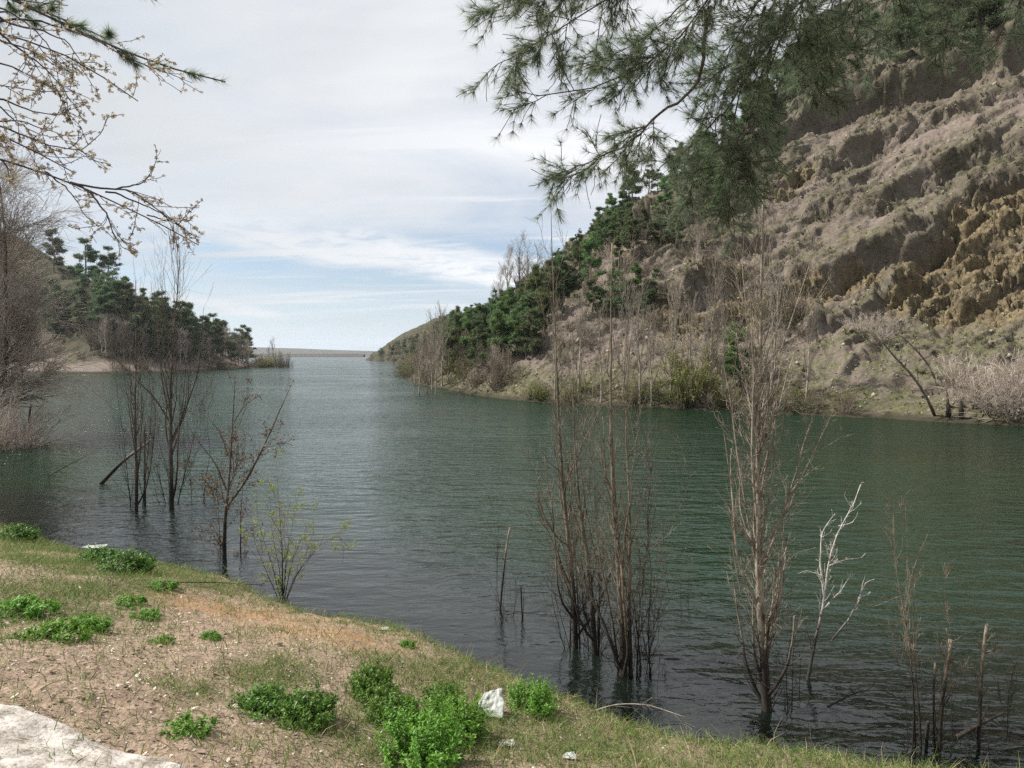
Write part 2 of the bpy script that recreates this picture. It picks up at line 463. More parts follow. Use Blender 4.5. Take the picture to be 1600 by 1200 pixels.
p = principled(t, c, .92, hb, .9, .03, .2); t.L.new(p.outputs[0], t.out.inputs[0])
M['soil'] = m
bank = mesh_np('ground', np.stack([X.ravel(), Y.ravel(), Z], 1), grid_faces(len(gx), len(gy)), 4, M['soil'],
               attr={'mask': np.stack([om, gm, gm * 0], 1)})
tag(bank, kind='structure')

# ------------------------------------------------------------------ lake bed and far ground sheet
m, t = mat_new('bed_mud'); p = principled(t, (.10, .10, .06), .9); t.L.new(p.outputs[0], t.out.inputs[0]); M['bed'] = m
V = [(-3600, -300, -9), (3600, -300, -9), (3600, 3900, -9), (-3600, 3900, -9)]
o = mesh_np('lake_bed', V, [[0, 1, 2, 3]], 4, M['bed'], smooth=False); tag(o, kind='structure')

# ------------------------------------------------------------------ right-hand hillside
SR = np.array([(120, -40), (75, -4), (54, 17), (40, 27.5), (28.5, 35.2), (17.6, 43.2), (9.6, 48.2), (1.8, 53.5), (-3, 61), (-8, 74), (-14, 90), (-20, 120),
               (-27, 160), (-32, 198), (-40, 240), (-55, 300), (-76, 365), (-96, 418), (-88, 450), (-40, 490), (40, 540)], float)
def catmull(S, m):
    out = []
    P = np.concatenate([[2 * S[0] - S[1]], S, [2 * S[-1] - S[-2]]])
    for i in range(1, len(P) - 2):
        for k in range(m):
            t = k / m
            out.append(.5 * ((2 * P[i]) + (-P[i - 1] + P[i + 1]) * t + (2 * P[i - 1] - 5 * P[i] + 4 * P[i + 1] - P[i + 2]) * t * t + (-P[i - 1] + 3 * P[i] - 3 * P[i + 1] + P[i + 2]) * t ** 3))
    out.append(S[-1]); return np.array(out)
SRd = catmull(SR, 14)
cum = np.concatenate([[0], np.cumsum(np.linalg.norm(np.diff(SRd, axis=0), axis=1))])
def shore_at(s):
    x = np.interp(s, cum, SRd[:, 0]); y = np.interp(s, cum, SRd[:, 1]); return np.stack([x, y], -1)
Ys = SRd[:, 1]
def hill_prof(ys, d):
    """height of the bare hillside at distance d from the water, for a shore point with given y"""
    m1 = np.interp(ys, [20, 40, 55, 90, 200, 420], [.50, .50, .55, .62, .62, .7])
    d1 = np.interp(ys, [20, 40, 55, 90, 200, 420], [11, 10, 6, 4, 4, 4])
    m2 = np.interp(ys, [20, 36, 46, 60, 90, 200, 420], [1.2, 1.15, .96, .80, .73, .66, .64])
    H = np.interp(ys, [10, 45, 60, 100, 160, 250, 400, 460], [60, 52, 43, 35, 30, 28, 28, 27])
    z = m1 * np.minimum(d, d1) + m2 * np.maximum(d - d1, 0)
    k = 3.0
    z = -k * np.log(np.exp(-np.clip(z, -20, 120) / k) + np.exp(-H / k)) + .12 * np.maximum(d - 45, 0)
    return np.where(d < 0, .55 * d, z)
def hill_base_z(Q):
    d, s, par = dist_poly(Q, SRd[::2] if False else SRd)
    ys = np.interp(par, np.arange(len(SRd)), Ys)
    return hill_prof(ys, d * s), d * s
def hill_base_hit(u, v):
    dd = ray(u, v); ts = np.concatenate([np.arange(30, 140, .25), np.arange(140, 600, 2)])
    P = CAM + dd[None] * ts[:, None]
    h, d = hill_base_z(P[:, :2]); ok = (P[:, 2] < h) & (d > -2)
    i = np.argmax(ok); return P[i] if ok[i] else None

# ledges, scarps and outcrops, each a curve on the slope: (pixels of its lip, out, width, undercut)
LEDGES = [
 ([(1180, 300), (1205, 245), (1255, 200), (1330, 170), (1420, 150), (1500, 125), (1600, 100), (1680, 90)], 2.0, 1.6, 2.2),
 ([(1262, 290), (1300, 262), (1345, 240), (1400, 222), (1440, 200)], 1.0, .9, 1.2),
 ([(1240, 345), (1285, 330), (1335, 333)], 1.0, .9, 1.3),
 ([(1350, 360), (1385, 325), (1440, 300), (1500, 270), (1560, 258), (1640, 250)], .8, .7, 1.1),
 ([(1430, 215), (1500, 180), (1560, 150), (1640, 140)], .8, .7, 1.0),
 ([(1290, 460), (1330, 425), (1390, 405), (1440, 400), (1480, 360), (1520, 330)], 1.3, .9, 1.8),
 ([(1380, 480), (1420, 450), (1455, 415)], 1.0, .7, 1.4),
 ([(1000, 388), (1030, 378), (1060, 384)], 1.6, 1.2, 2.0),
 ([(975, 500), (1020, 478), (1080, 492), (1120, 470), (1150, 440)], 1.2, .8, 1.6),
 ([(1120, 420), (1160, 392), (1230, 385)], 1.0, .8, 1.3),
 ([(1230, 450), (1260, 435), (1300, 450)], 1.4, .9, 1.6),
 ([(870, 480), (910, 470), (950, 476)], .9, .8, 1.1),
 ([(1380, 610), (1420, 606), (1450, 612), (1500, 618)], .35, .5, .9),
 ([(1500, 330), (1540, 300), (1600, 290), (1660, 290)], 1.1, .8, 1.2),
]
ROCKS = [(1560, 350, 3.2), (1520, 420, 3.2), (1440, 440, 2.0), (1585, 440, 3.2), (1480, 480, 2.4), (1420, 480, 1.6), (1265, 470, 2.0), (1240, 500, 1.6), (1130, 450, 2.0),
         (1070, 520, 2.0), (1030, 500, 1.8), (1160, 500, 2.2), (1600, 340, 3), (1570, 480, 2.6), (1345, 440, 1.6), (1040, 395, 1.5), (1250, 280, 1.5), (1225, 310, 1.5)]
PINK = [(1220, 340, 3.5), (1190, 400, 3), (1290, 390, 2), (1390, 270, 3), (1450, 240, 3), (1350, 260, 2.5), (1040, 590, 3.0), (1070, 560, 3), (1300, 610, 2.5), (1320, 570, 3), (1290, 540, 2),
        (980, 420, 3), (1010, 440, 3), (1380, 360, 2), (1560, 180, 5), (1500, 210, 4), (1600, 220, 4), (1300, 230, 3), (820, 560, 4), (790, 590, 4), (770, 560, 3), (1350, 520, 2), (1440, 300, 2)]
MOSS = [(1310, 265, 1.6), (1290, 330, 1.6), (1400, 330, 2.5), (1450, 370, 3), (1480, 320, 3), (1560, 270, 4), (1400, 390, 2.5), (1320, 400, 2.5), (1500, 350, 2), (1180, 240, 5), (1120, 300, 6),
        (1000, 350, 7), (1060, 400, 3), (1150, 380, 3), (1420, 540, 4), (1560, 560, 6), (1480, 600, 4), (1100, 620, 4), (950, 620, 4), (1240, 600, 3), (1580, 600, 5), (1300, 150, 5), (1400, 110, 5), (1500, 90, 5)]
# fine grid in the part seen from near, coarser far off
s_lo = np.interp(0, [0, 1], [0, 1])
def s_of_y(y): return float(np.interp(y, Ys, cum))
sN0, sN1, sF = s_of_y(14), s_of_y(125), cum[-1]
def build_hill(name, ss, dd, far=False):
    S, D = np.meshgrid(ss, dd)
    sh = shore_at(S.ravel()); e = .8
    wide = 14.0
    tan = norm(shore_at(np.minimum(S.ravel() + wide, cum[-1])) - shore_at(np.maximum(S.ravel() - wide, 0)))
    nrm = np.stack([tan[:, 1], -tan[:, 0]], 1)
    P = sh + nrm * D.ravel()[:, None]
    dr = D.ravel(); ys = sh[:, 1]
    z = hill_prof(ys, dr)
    P3 = np.concatenate([P, z[:, None]], 1)
    # outward direction of the slope
    m2 = .85
    on = norm(np.concatenate([-nrm * m2, np.ones((len(P), 1))], 1))
    amp = sstep(dr, .5, 7)
    big = fbm(P3 * .045, 3, seed=21) * 3.4 + fbm(P3 * .13, 3, seed=31) * 1.7
    disp = big * sstep(dr, 2, 16)
    rock = np.zeros(len(P)); pink = np.zeros(len(P)); moss = np.zeros(len(P)); cut = np.zeros(len(P))
    if not far:
        for lst, arr in ((ROCKS, rock), (PINK, pink), (MOSS, moss)):
            for (u, v, r) in lst:
                c = hill_base_hit(u, v)
                if c is None: continue
                arr[:] = np.maximum(arr, np.exp(-((P3 - c) ** 2).sum(1) / (r * r)))
        moss = np.maximum(moss, .8 * sstep(4.5 - dr + 3 * fbm(P3 * .2, 3, seed=46), 0, 3)); pink = np.maximum(pink, .7 * sstep(12 - dr, 0, 4) * sstep(fbm(P3 * .12, 3, seed=47), -.15, .1))
        # wobble the lookup so that ledges run ragged
        wob = np.stack([fbm(P3 * .45, 4, seed=51), fbm(P3 * .45, 4, seed=52)], 1) * .7
        for px, out, wd, under in LEDGES:
            C = [hill_base_hit(u, v) for u, v in px]; C = [c for c in C if c is not None]
            if len(C) < 2: continue
            C = np.array(C)[:, :2]
            near = np.min(((P[:, None] - C[None]) ** 2).sum(2), 1) < 15 ** 2
            q = P[near] + wob[near]
            best, _, par = dist_poly(q, C)
            cl = np.stack([np.interp(par, np.arange(len(C)), C[:, 0]), np.interp(par, np.arange(len(C)), C[:, 1])], 1)
            upd = ((q - cl) * nrm[near]).sum(1)              # + uphill of the lip
            endf = np.minimum(sstep(par, 0, .6), sstep(len(C) - 1 - par, 0, .6))
            perp = np.abs(upd)
            off = np.exp(-np.clip(best ** 2 - perp ** 2, 0, None) / 1.5 ** 2)
            kz = sstep(upd, -.55, .45)
            prof = kz * out * 1.0 * np.exp(-(np.maximum(upd, 0) / (wd * 2.6)) ** 2) - (1 - kz) * under * .85 * np.exp(-(np.minimum(upd + .3, 0) / (wd * 1.6)) ** 2)
            tmp = np.zeros(len(P)); tmp[near] = prof * endf * off
            disp = disp + tmp
            tc_ = np.zeros(len(P)); tc_[near] = np.where(upd < 0, np.exp(-((upd + .4) / (wd * 1.0)) ** 2), 0) * endf * off
            cut = np.maximum(cut, tc_)
            tm = np.zeros(len(P)); tm[near] = np.where(upd > 0, np.exp(-((upd - .3) / (wd * 1.4)) ** 2), 0) * endf * off
            moss = np.maximum(moss, tm * .9)
        Lt = P3[:, 0] * .77 - P3[:, 1] * .64
        wz = fbm(P3 * .16, 4, .55, seed=71)
        # ledges: lip out, slope receding above it, step below; two sizes, broken up in patches
        for per, am, sd_, wv in ((4.6, 1.15, 72, .8), (1.5, .45, 73, 1.5)):
            cc_ = (P3[:, 2] - .60 * Lt) / per + wz * 1.1 * wv + fbm(P3 * .5, 4, .5, seed=sd_) * .16
            fr_ = cc_ - np.floor(cc_); id_ = np.floor(cc_)
            saw = np.where(fr_ < .10, fr_ / .10, ((1 - fr_) / .90) ** 1.4)
            pm = sstep(fbm(np.stack([P3[:, 0] * .16 + id_ * 7.7, P3[:, 1] * .16, id_ * 3.1], 1), 3, seed=sd_ + 5), -.12, .22)
            disp += saw * am * pm * amp * (1 - .3 * pink)
            moss = np.maximum(moss, .8 * pm * sstep(fr_, .04, .14) * sstep(.62 - fr_, 0, .35))
            pink = np.maximum(pink, .75 * (1 - pm) * sstep(fbm(P3 * .11, 2, seed=74), -.1, .2))
        fl = np.stack([(P3[:, 2] - .60 * Lt) * .9 + wz * 2, (Lt + P3[:, 2] * .6) * .11, dr * .05], 1)
        disp += fbm(fl * 1.0, 5, .62, seed=66, ridged=True) * .36 * amp
        # gullies straight down the slope
        q = np.stack([S.ravel() * .42 + fbm(P3 * .3, 3, seed=77) * 1.3, dr * .055, dr * 0], 1)
        disp += fbm(q, 5, .6, seed=81, ridged=True) * (.6 * (1 - rock)) * amp
        # craggy rock and clods down to the size of the grid
        wq = P3 + np.stack([fbm(P3 * .8, 3, seed=101), fbm(P3 * .8, 3, seed=102), fbm(P3 * .8, 3, seed=103)], 1) * .7
        blk = fbm(wq * .55, 7, .66, seed=91, ridged=True)
        disp += blk * (.42 + .5 * rock + .4 * cut - .27 * pink) * amp
        disp -= .35 * np.exp(-np.abs(fbm(wq * .33, 3, .6, seed=93)) / .05) * (1 - .5 * pink) * amp
        rr_ = np.clip(rock + .45 * cut, 0, 1); sel = rr_ > .08; pz = np.stack([P3[:, 0] * .5, P3[:, 1] * .5, (P3[:, 2] - .3 * Lt) * .95], 1)[sel]
        pz = pz + np.stack([fbm(P3[sel] * .5, 3, seed=111), fbm(P3[sel] * .5, 3, seed=112), fbm(P3[sel] * .5, 3, seed=113)], 1) * .6
        v1_, e1_ = cells(pz, 5); v2_, e2_ = cells(pz * 2.6, 6)
        disp[sel] += rr_[sel] * ((v1_ - .5) * 1.5 + (v2_ - .5) * .55 - .55 * (1 - sstep(e1_, 0, .12)) - .25 * (1 - sstep(e2_, 0, .14))) * amp[sel]
        rough = fbm(wq * 2.0, 4, .7, seed=95, ridged=True)
        disp += rough * (.11 + .36 * rock + .22 * cut - .09 * pink) * sstep(dr, .1, 2)
        disp += fbm(wq * 5.5, 2, .7, seed=96, ridged=True) * (.06 + .10 * rock + .10 * cut + .05 * moss) * sstep(dr, .1, 2)
    else:
        disp += fbm(P3 * .3, 4, seed=91, ridged=True) * .6 * amp
    P3 = P3 + on * disp[:, None]
    keep = dr < .6
    P3[keep, 2] = np.where(dr[keep] <= 0, z[keep], P3[keep, 2])
    P3[:, :2] += (nrm * (fbm(np.stack([S.ravel() * .25, dr * 0, dr * 0], 1), 4, seed=99) * 1.1)[:, None]) * sstep(12 - dr, 0, 12)[:, None]
    Lt_ = P3[:, 0] * .77 - P3[:, 1] * .64
    flow = np.stack([P3[:, 2] - .60 * Lt_, (Lt_ + P3[:, 2] * .6) * .13, dr * .05], 1)
    att = np.stack([np.clip(rock, 0, 1), np.clip(moss, 0, 1), np.clip(pink, 0, 1)], 1)
    f = grid_faces(len(ss), len(dd))
    return P3, f, att, flow

m, t = mat_new('hill_earth')
at = t.n('ShaderNodeAttribute', attribute_name='mask')
sp_ = t.n('ShaderNodeSeparateColor'); t.L.new(at.outputs['Color'], sp_.inputs[0])
rk, ms, pk = sp_.outputs
geo = t.n('ShaderNodeNewGeometry'); g = geo.outputs['Position']
n_big = t.noise(g, .16, 5, .6); n_mid = t.noise(g, .9, 7, .68); n_fin = t.noise(g, 5.5, 6, .72); n_mm = t.noise(g, 2.2, 6, .7)
str_v = t.mapping(g, scale=(.25, .25, 2.2), rot=(R(18), R(-24), 0))
fa = t.n('ShaderNodeAttribute', attribute_name='flow'); n_str = t.noise(fa.outputs['Vector'], 1.3, 7, .66, .4)
earth = t.mix(t.ramp(n_mid, .32, .68), (.052, .044, .032), (.140, .120, .090))
pinkc = t.mix(t.ramp(n_mm, .3, .7), (.135, .108, .094), (.24, .195, .168))
mossc = t.mix(t.ramp(n_fin, .3, .7), (.042, .050, .020), (.115, .122, .052))
ochre = t.mix(t.ramp(n_mm, .3, .7), (.085, .065, .038), (.235, .188, .108))
c = t.mix(t.math('MULTIPLY', t.ramp(n_big, .42, .6), .6), earth, pinkc)
f_p = t.math('MULTIPLY', pk, t.ramp(n_mid, .2, .5), clamp=True); c = t.mix(f_p, c, pinkc)
slope = t.n('ShaderNodeSeparateXYZ'); t.L.new(geo.outputs['Normal'], slope.inputs[0])
flat = t.ramp(slope.outputs[2], .52, .86)
f_m = t.math('ADD', t.math('MULTIPLY', ms, .95), t.math('MULTIPLY', t.math('SUBTRACT', n_big, .38), 1.9))
f_m = t.math('MULTIPLY', t.math('MULTIPLY', t.ramp(f_m, .25, .7), t.ramp(n_mm, .36, .56)), t.math('MULTIPLY_ADD', flat, .7, .3), clamp=True)
c = t.mix(f_m, c, mossc)
f_r = t.math('MULTIPLY', t.ramp(rk, .15, .55), t.ramp(n_str, .25, .5), clamp=True); c = t.mix(f_r, c, ochre)
c = t.mix(t.ramp(n_fin, .62, .8, 0, .6), c, (.36, .31, .25))
c = t.mix(t.ramp(n_str, .44, .32, 0, .6), c, (.06, .047, .036))
vc = t.n('ShaderNodeTexVoronoi', feature='DISTANCE_TO_EDGE'); vc.inputs['Scale'].default_value = 1.5
vsc = t.n('ShaderNodeVectorMath', operation='SCALE'); t.L.new(t.noise(g, 1.3, 5, .65, 0, 1), vsc.inputs[0]); vsc.inputs[3].default_value = 1.6
t.L.new(t.vmath('ADD', g, vsc.outputs[0]), vc.inputs['Vector'])
crack = t.ramp(vc.outputs['Distance'], .0, .10, 1, 0)
c = t.mix(t.math('MULTIPLY', crack, t.math('MULTIPLY_ADD', rk, .5, .22), clamp=True), c, (.045, .036, .026))
c = t.mix(t.ramp(n_fin, .47, .40, 0, .35), c, (.085, .068, .05))
n_sp = t.noise(g, 14, 4, .7); c = t.mix(t.ramp(n_sp, .58, .68, 0, .55), c, (.055, .05, .03)); c = t.mix(t.ramp(n_sp, .40, .30, 0, .5), c, (.38, .33, .27))
hb = t.math('ADD', t.math('MULTIPLY', n_str, 1.2), t.math('ADD', t.math('MULTIPLY', n_mm, .8), t.math('MULTIPLY', n_fin, .45)))
sz_ = t.n('ShaderNodeSeparateXYZ'); t.L.new(g, sz_.inputs[0])
c = t.mix(t.ramp(t.math('ADD', sz_.outputs[2], t.math('MULTIPLY', n_mm, -.5)), -.12, .22, .85, 0), c, (.035, .030, .020))
p = principled(t, c, .95, hb, .7, .16, .15); t.L.new(p.outputs[0], t.out.inputs[0])
M['hill'] = m
def darken(m0, name, k):
    m2_ = m0.copy(); m2_.name = name; nt = m2_.node_tree
    pb = [n for n in nt.nodes if n.type == 'BSDF_PRINCIPLED'][0]; ln = pb.inputs['Base Color'].links[0]; src = ln.from_socket
    nz = nt.nodes.new('ShaderNodeTexNoise'); nz.inputs['Scale'].default_value = .35; nz.inputs['Detail'].default_value = 8
    gg_ = nt.nodes.new('ShaderNodeNewGeometry'); nt.links.new(gg_.outputs['Position'], nz.inputs['Vector'])
    mr = nt.nodes.new('ShaderNodeMapRange'); mr.inputs[1].default_value = .35; mr.inputs[2].default_value = .6; nt.links.new(nz.outputs[0], mr.inputs[0])
    mxx = nt.nodes.new('ShaderNodeMix'); mxx.data_type = 'RGBA'; mxx.inputs[6].default_value = (.022, .027, .012, 1); mxx.inputs[7].default_value = (.080, .066, .042, 1); nt.links.new(mr.outputs[0], mxx.inputs[0])
    at_ = nt.nodes.new('ShaderNodeAttribute'); at_.attribute_name = 'mask'; se = nt.nodes.new('ShaderNodeSeparateColor'); nt.links.new(at_.outputs['Color'], se.inputs[0])
    m3 = nt.nodes.new('ShaderNodeMix'); m3.data_type = 'RGBA'; nt.links.new(se.outputs[2], m3.inputs[0]); nt.links.new(mxx.outputs[2], m3.inputs[6]); nt.links.new(src, m3.inputs[7])
    nt.links.new(m3.outputs[2], pb.inputs['Base Color']); return m2_
M['hill_far'] = darken(M['hill'], 'scrubby_hill_earth', 1)
dn = axis([(-8, -1, 1.5), (-1, 38, .125), (38, 62, .35), (62, 110, 3)])
ssn = axis([(sN0 - 60, sN0, 3.0), (sN0, s_of_y(28), .3), (s_of_y(28), s_of_y(62), .13), (s_of_y(62), sN1 + .01, .35)])
HP, HF, HA, HW = build_hill('hillside', ssn, dn)
hill = mesh_np('hillside', HP, HF, 4, M['hill'], smooth=False, attr={'mask': HA, 'flow': HW}); tag(hill, kind='structure')
ssf = np.arange(ssn[-1], cum[-1], 2.2); ssf[0] = ssn[-1]
df = axis([(-8, -1, 2), (-1, 60, 1.2), (60, 120, 6)])
HP2, HF2, HA2, HW2 = build_hill('hillside', ssf, df, True)
HA2[:, 1] = .75
hill2 = mesh_np('hillside', HP2, HF2, 4, M['hill_far'], attr={'mask': HA2, 'flow': HW2}); tag(hill2, kind='structure')
# ground cover and loose stones on the slope
gs_ = np.random.default_rng(9)
NX = len(ssn); fi = gs_.integers(0, len(HF), 900000); fc = HP[HF[fi, 0]]
uu, vv = project(fc); am_ = HA[HF[fi, 0]]; S_i = HF[fi, 0] % NX; ds_ = np.gradient(ssn)[S_i]
okv = (uu > 640) & (uu < 1640) & (vv > -20) & (fc[:, 2] > .3) & (fc[:, 1] > 5)
patch = sstep(fbm(fc * .12, 3, seed=202), -.15, .2)
pt_ = np.clip(.12 + .75 * am_[:, 1] + .25 * patch - .7 * am_[:, 2] - .6 * am_[:, 0], 0, 1) * (ds_ / .35)
k1 = okv & (gs_.uniform(0, 1, len(fi)) < pt_ * .22)
C = fc[k1]; nb_ = 9; Cb = np.repeat(C, nb_, 0); hs = np.repeat(gs_.uniform(.08, .26, len(C)) * (1 + (gs_.uniform(0, 1, len(C)) > .93) * 1.2), nb_)
Dq = norm(np.stack([gs_.normal(0, .75, len(Cb)), gs_.normal(0, .75, len(Cb)), np.ones(len(Cb))], 1))
V, Fc = strips(Cb + gs_.normal(0, .05, Cb.shape) - [0, 0, .02], Dq, hs * gs_.uniform(.6, 1.2, len(Cb)), hs * .22, gs_)
m_, t_ = mat_new('slope_tufts'); rn = t_.n('ShaderNodeNewGeometry'); nn_ = t_.noise(rn.outputs['Position'], .5, 4, .6)
cc = t_.mix(t_.ramp(nn_, .38, .62), (.046, .058, .020), (.105, .092, .050)); cc = t_.mix(t_.math('MULTIPLY', rn.outputs['Random Per Island'], .5), cc, (.13, .125, .065))
p_ = principled(t_, cc, .9); t_.L.new(p_.outputs[0], t_.out.inputs[0])
o = mesh_np('slope_scrub', V, Fc, 3, m_, smooth=False); tag(o, 'low dry grass and scrub tufts covering the right-hand slope', 'scrub', kind='stuff')
ps_ = np.clip(.10 + .5 * am_[:, 2] + .5 * am_[:, 0] + .2 * (1 - patch), 0, 1) * (ds_ / .35)
k2 = okv & (gs_.uniform(0, 1, len(fi)) < ps_ * .085); C = fc[k2]; n_ = len(C)
oc = np.array([(1, 0, 0), (-1, 0, 0), (0, 1, 0), (0, -1, 0), (0, 0, 1), (0, 0, -1)], float)
of = np.array([(0, 2, 4), (2, 1, 4), (1, 3, 4), (3, 0, 4), (2, 0, 5), (1, 2, 5), (3, 1, 5), (0, 3, 5)])
sz = gs_.uniform(.03, .11, n_) * (1 + 1.6 * (gs_.uniform(0, 1, n_) > .96)); V = C[:, None] + oc[None] * (sz[:, None, None] * gs_.uniform(.5, 1.2, (n_, 6, 1))) + gs_.normal(0, .2, (n_, 6, 3)) * sz[:, None, None]
Fc = (np.arange(n_) * 6)[:, None, None] + of[None]
m_, t_ = mat_new('slope_stones'); rn = t_.n('ShaderNodeNewGeometry').outputs['Random Per Island']
p_ = principled(t_, t_.mix(rn, (.11, .088, .062), (.34, .29, .23)), .9); t_.L.new(p_.outputs[0], t_.out.inputs[0])
o = mesh_np('scree', V.reshape(-1, 3), Fc.reshape(-1, 3), 3, m_, smooth=False); tag(o, 'loose stones scattered over the right-hand slope', 'scree', kind='stuff')
print('tufts', k1.sum(), 'stones', k2.sum())
bvhN = BVHTree.FromPolygons(HP.tolist(), HF.tolist())
bvhF = BVHTree.FromPolygons(HP2.tolist(), HF2.tolist())

# ------------------------------------------------------------------ left-hand headland
SL = np.array([(-420, 60), (-260, 100), (-170, 140), (-132, 149), (-112, 143), (-94, 135), (-82, 139), (-74, 152), (-74, 176), (-80, 205), (-90, 226), (-112, 246), (-160, 270), (-260, 300), (-420, 330)], float)
SLd = catmull(SL, 8)
lx = np.arange(-300, -60, 1.3); ly = np.arange(95, 290, 1.3)
X, Y = np.meshgrid(lx, ly); Q = np.stack([X.ravel(), Y.ravel()], 1)
def left_z(Q, fine=True):
    d, s, par = dist_poly(Q, SLd); d = -d * s      # + inland (left of travel)
    P3 = np.concatenate([Q, np.zeros((len(Q), 1))], 1)
    d = d + fbm(P3 * .12, 3, seed=7) * 1.6
    cap = np.clip(4.5 + (-70 - Q[:, 0] - .5 * (Q[:, 1] - 150)) * .60, 4.5, 42)
    low = .30 * np.minimum(d, 7) + .95 * np.maximum(d - 7, 0)
    z = np.where(d > 0, -2.0 * np.log(np.exp(-np.clip(low, 0, 90) / 2.0) + np.exp(-cap / 2.0)), .5 * np.maximum(d, -8))
    z = z + sstep(d, 2, 12) * (fbm(P3 * .07, 4, seed=12) * 3 + fbm(P3 * .3, 3, seed=13) * .9)
    return z + np.where(d > 0, .1, 0), d
Zl, Dl = left_z(Q)
LP = np.stack([X.ravel(), Y.ravel(), Zl], 1)
mk = np.stack([Dl * 0, sstep(Dl, 6, 12) * .8, (1 - sstep(Dl, 6, 11))], 1)
LFc = grid_faces(len(lx), len(ly))
lh = mesh_np('hillside', LP, LFc, 4, M['hill_far'], attr={'mask': mk}); tag(lh, kind='structure')
bvhL = BVHTree.FromPolygons(LP.tolist(), LFc.tolist())
def cast(u, v, bvhs=None):
    d = Vector(ray(u, v)).normalized(); best = None
    for b in (bvhs or (bvhN, bvhF, bvhL)):
        h = b.ray_cast(Vector(CAM), d, 3000)
        if h[0] is not None and (best is None or h[3] < best[1]): best = (h[0], h[3])
    return None if best is None else np.array(best[0])

# ------------------------------------------------------------------ far ridge, dam, spit
rx = np.linspace(-2400, 1400, 240); ry = np.array([2500, 2650, 2850, 3100, 3400.])
X, Y = np.meshgrid(rx, ry)
prof_ = np.interp(rx, [-2400, -1600, -1000, -850, -620, -400, 200, 1400], [60, 44, 30, 24, 17, 10, 8, 30])
Z = np.array([0, .55, 1, .9, .5])[:, None] * prof_[None] * (1 + .12 * fbm(np.stack([X * .004, Y * .004, X * 0], -1), 4, seed=4))
Z[0] = -9
o = mesh_np('hills', np.stack([X.ravel(), Y.ravel(), Z.ravel()], 1), grid_faces(len(rx), len(ry)), 4, M['hill_far'],
            attr={'mask': np.tile([0, .6, .0], (X.size, 1))}); tag(o, kind='structure')

m, t = mat_new('dam_stone')
g = t.n('ShaderNodeNewGeometry').outputs['Position']; n = t.noise(g, .6, 5, .6)
p = principled(t, t.mix(n, (.05, .05, .045), (.12, .11, .095)), .9); t.L.new(p.outputs[0], t.out.inputs[0]); M['dam'] = m
m, t = mat_new('dam_crest_concrete'); p = principled(t, (.16, .15, .14), .9); t.L.new(p.outputs[0], t.out.inputs[0]); M['crest'] = m
dam = thing('dam', (-230, 880, 0), 'long low dark embankment dam closing the far end of the reservoir', 'dam')
def prism_x(name, x0, x1, prof, mat, parent, nseg=24):
    """extrude a y-z profile along x"""
    xs = np.linspace(x0, x1, nseg + 1); K = len(prof)
    V = np.array([(x, a, b) for x in xs for a, b in prof]); Fs = []
    for i in range(nseg):
        for k in range(K): Fs.append([i * K + k, i * K + (k + 1) % K, (i + 1) * K + (k + 1) % K, (i + 1) * K + k])
    ob = mesh_np(name, V, Fs, 4, mat, parent, smooth=False)
    return ob
prism_x('embankment', -260, 26, [(-9, -9), (0, 3.4), (8, 3.4), (24, -9)], M['dam'], dam)
prism_x('crest', -258, 24, [(.6, 3.41), (.6, 3.9), (1.1, 3.9), (1.1, 3.41)], M['crest'], dam)
sp = thing('breakwater', (-120, 500, 0), 'low stone spit on the water just left of the dark headland tip', 'breakwater')
prism_x('rubble', -6, 40, [(-4, -3), (-.5, .45), (1.5, .45), (5, -3)], M['crest'], sp)

# ------------------------------------------------------------------ water
m, t = mat_new('lake_water')
g = t.n('ShaderNodeNewGeometry').outputs['Position']
at = t.n('ShaderNodeAttribute', attribute_name='mask'); spx = t.n('ShaderNodeSeparateColor'); t.L.new(at.outputs['Color'], spx.inputs[0])
body = t.mix(t.ramp(t.noise(g, .05, 3), .35, .65), (.005, .019, .0085), (.009, .029, .013))
body = t.mix(t.ramp(spx.outputs[1], .3, 1), (.007, .011, .008), body)
dif = t.n('ShaderNodeBsdfDiffuse'); t.L.new(body, dif.inputs[0])
trn = t.n('ShaderNodeBsdfTransparent'); trn.inputs[0].default_value = (.74, .86, .72, 1)
mx = t.n('ShaderNodeMixShader'); t.L.new(spx.outputs[0], mx.inputs[0]); t.L.new(trn.outputs[0], mx.inputs[1]); t.L.new(dif.outputs[0], mx.inputs[2])
w1 = t.noise(t.mapping(g, scale=(.55, 1.6, 1), rot=(0, 0, R(10))), 1.5, 3, .5, .35)
w2 = t.noise(t.mapping(g, scale=(1.1, 2.4, 1), rot=(0, 0, R(-14))), 3.1, 3, .55, .4)
w3 = t.noise(t.mapping(g, scale=(.5, 1.3, 1), rot=(0, 0, R(22))), .42, 2, .5, .2)
calm = t.ramp(t.noise(g, .07, 3), .3, .65, .55, 1.15)
calm = t.math('MULTIPLY', calm, spx.outputs[1])
hgt = t.math('MULTIPLY', t.math('ADD', t.math('MULTIPLY', w1, 1.35), t.math('ADD', t.math('MULTIPLY', w2, .42), t.math('MULTIPLY', w3, .9))), calm)
b = t.n('ShaderNodeBump'); t.L.new(hgt, b.inputs['Height']); b.inputs['Strength'].default_value = 1; b.inputs['Distance'].default_value = .15
gl = t.n('ShaderNodeBsdfGlossy'); gl.inputs['Roughness'].default_value = .09; t.L.new(b.outputs[0], gl.inputs['Normal'])
fr = t.n('ShaderNodeFresnel'); fr.inputs[0].default_value = 1.75; t.L.new(b.outputs[0], fr.inputs['Normal'])
m2 = t.n('ShaderNodeMixShader'); t.L.new(fr.outputs[0], m2.inputs[0]); t.L.new(mx.outputs[0], m2.inputs[1]); t.L.new(gl.outputs[0], m2.inputs[2])
t.L.new(m2.outputs[0], t.out.inputs[0]); M['water'] = m
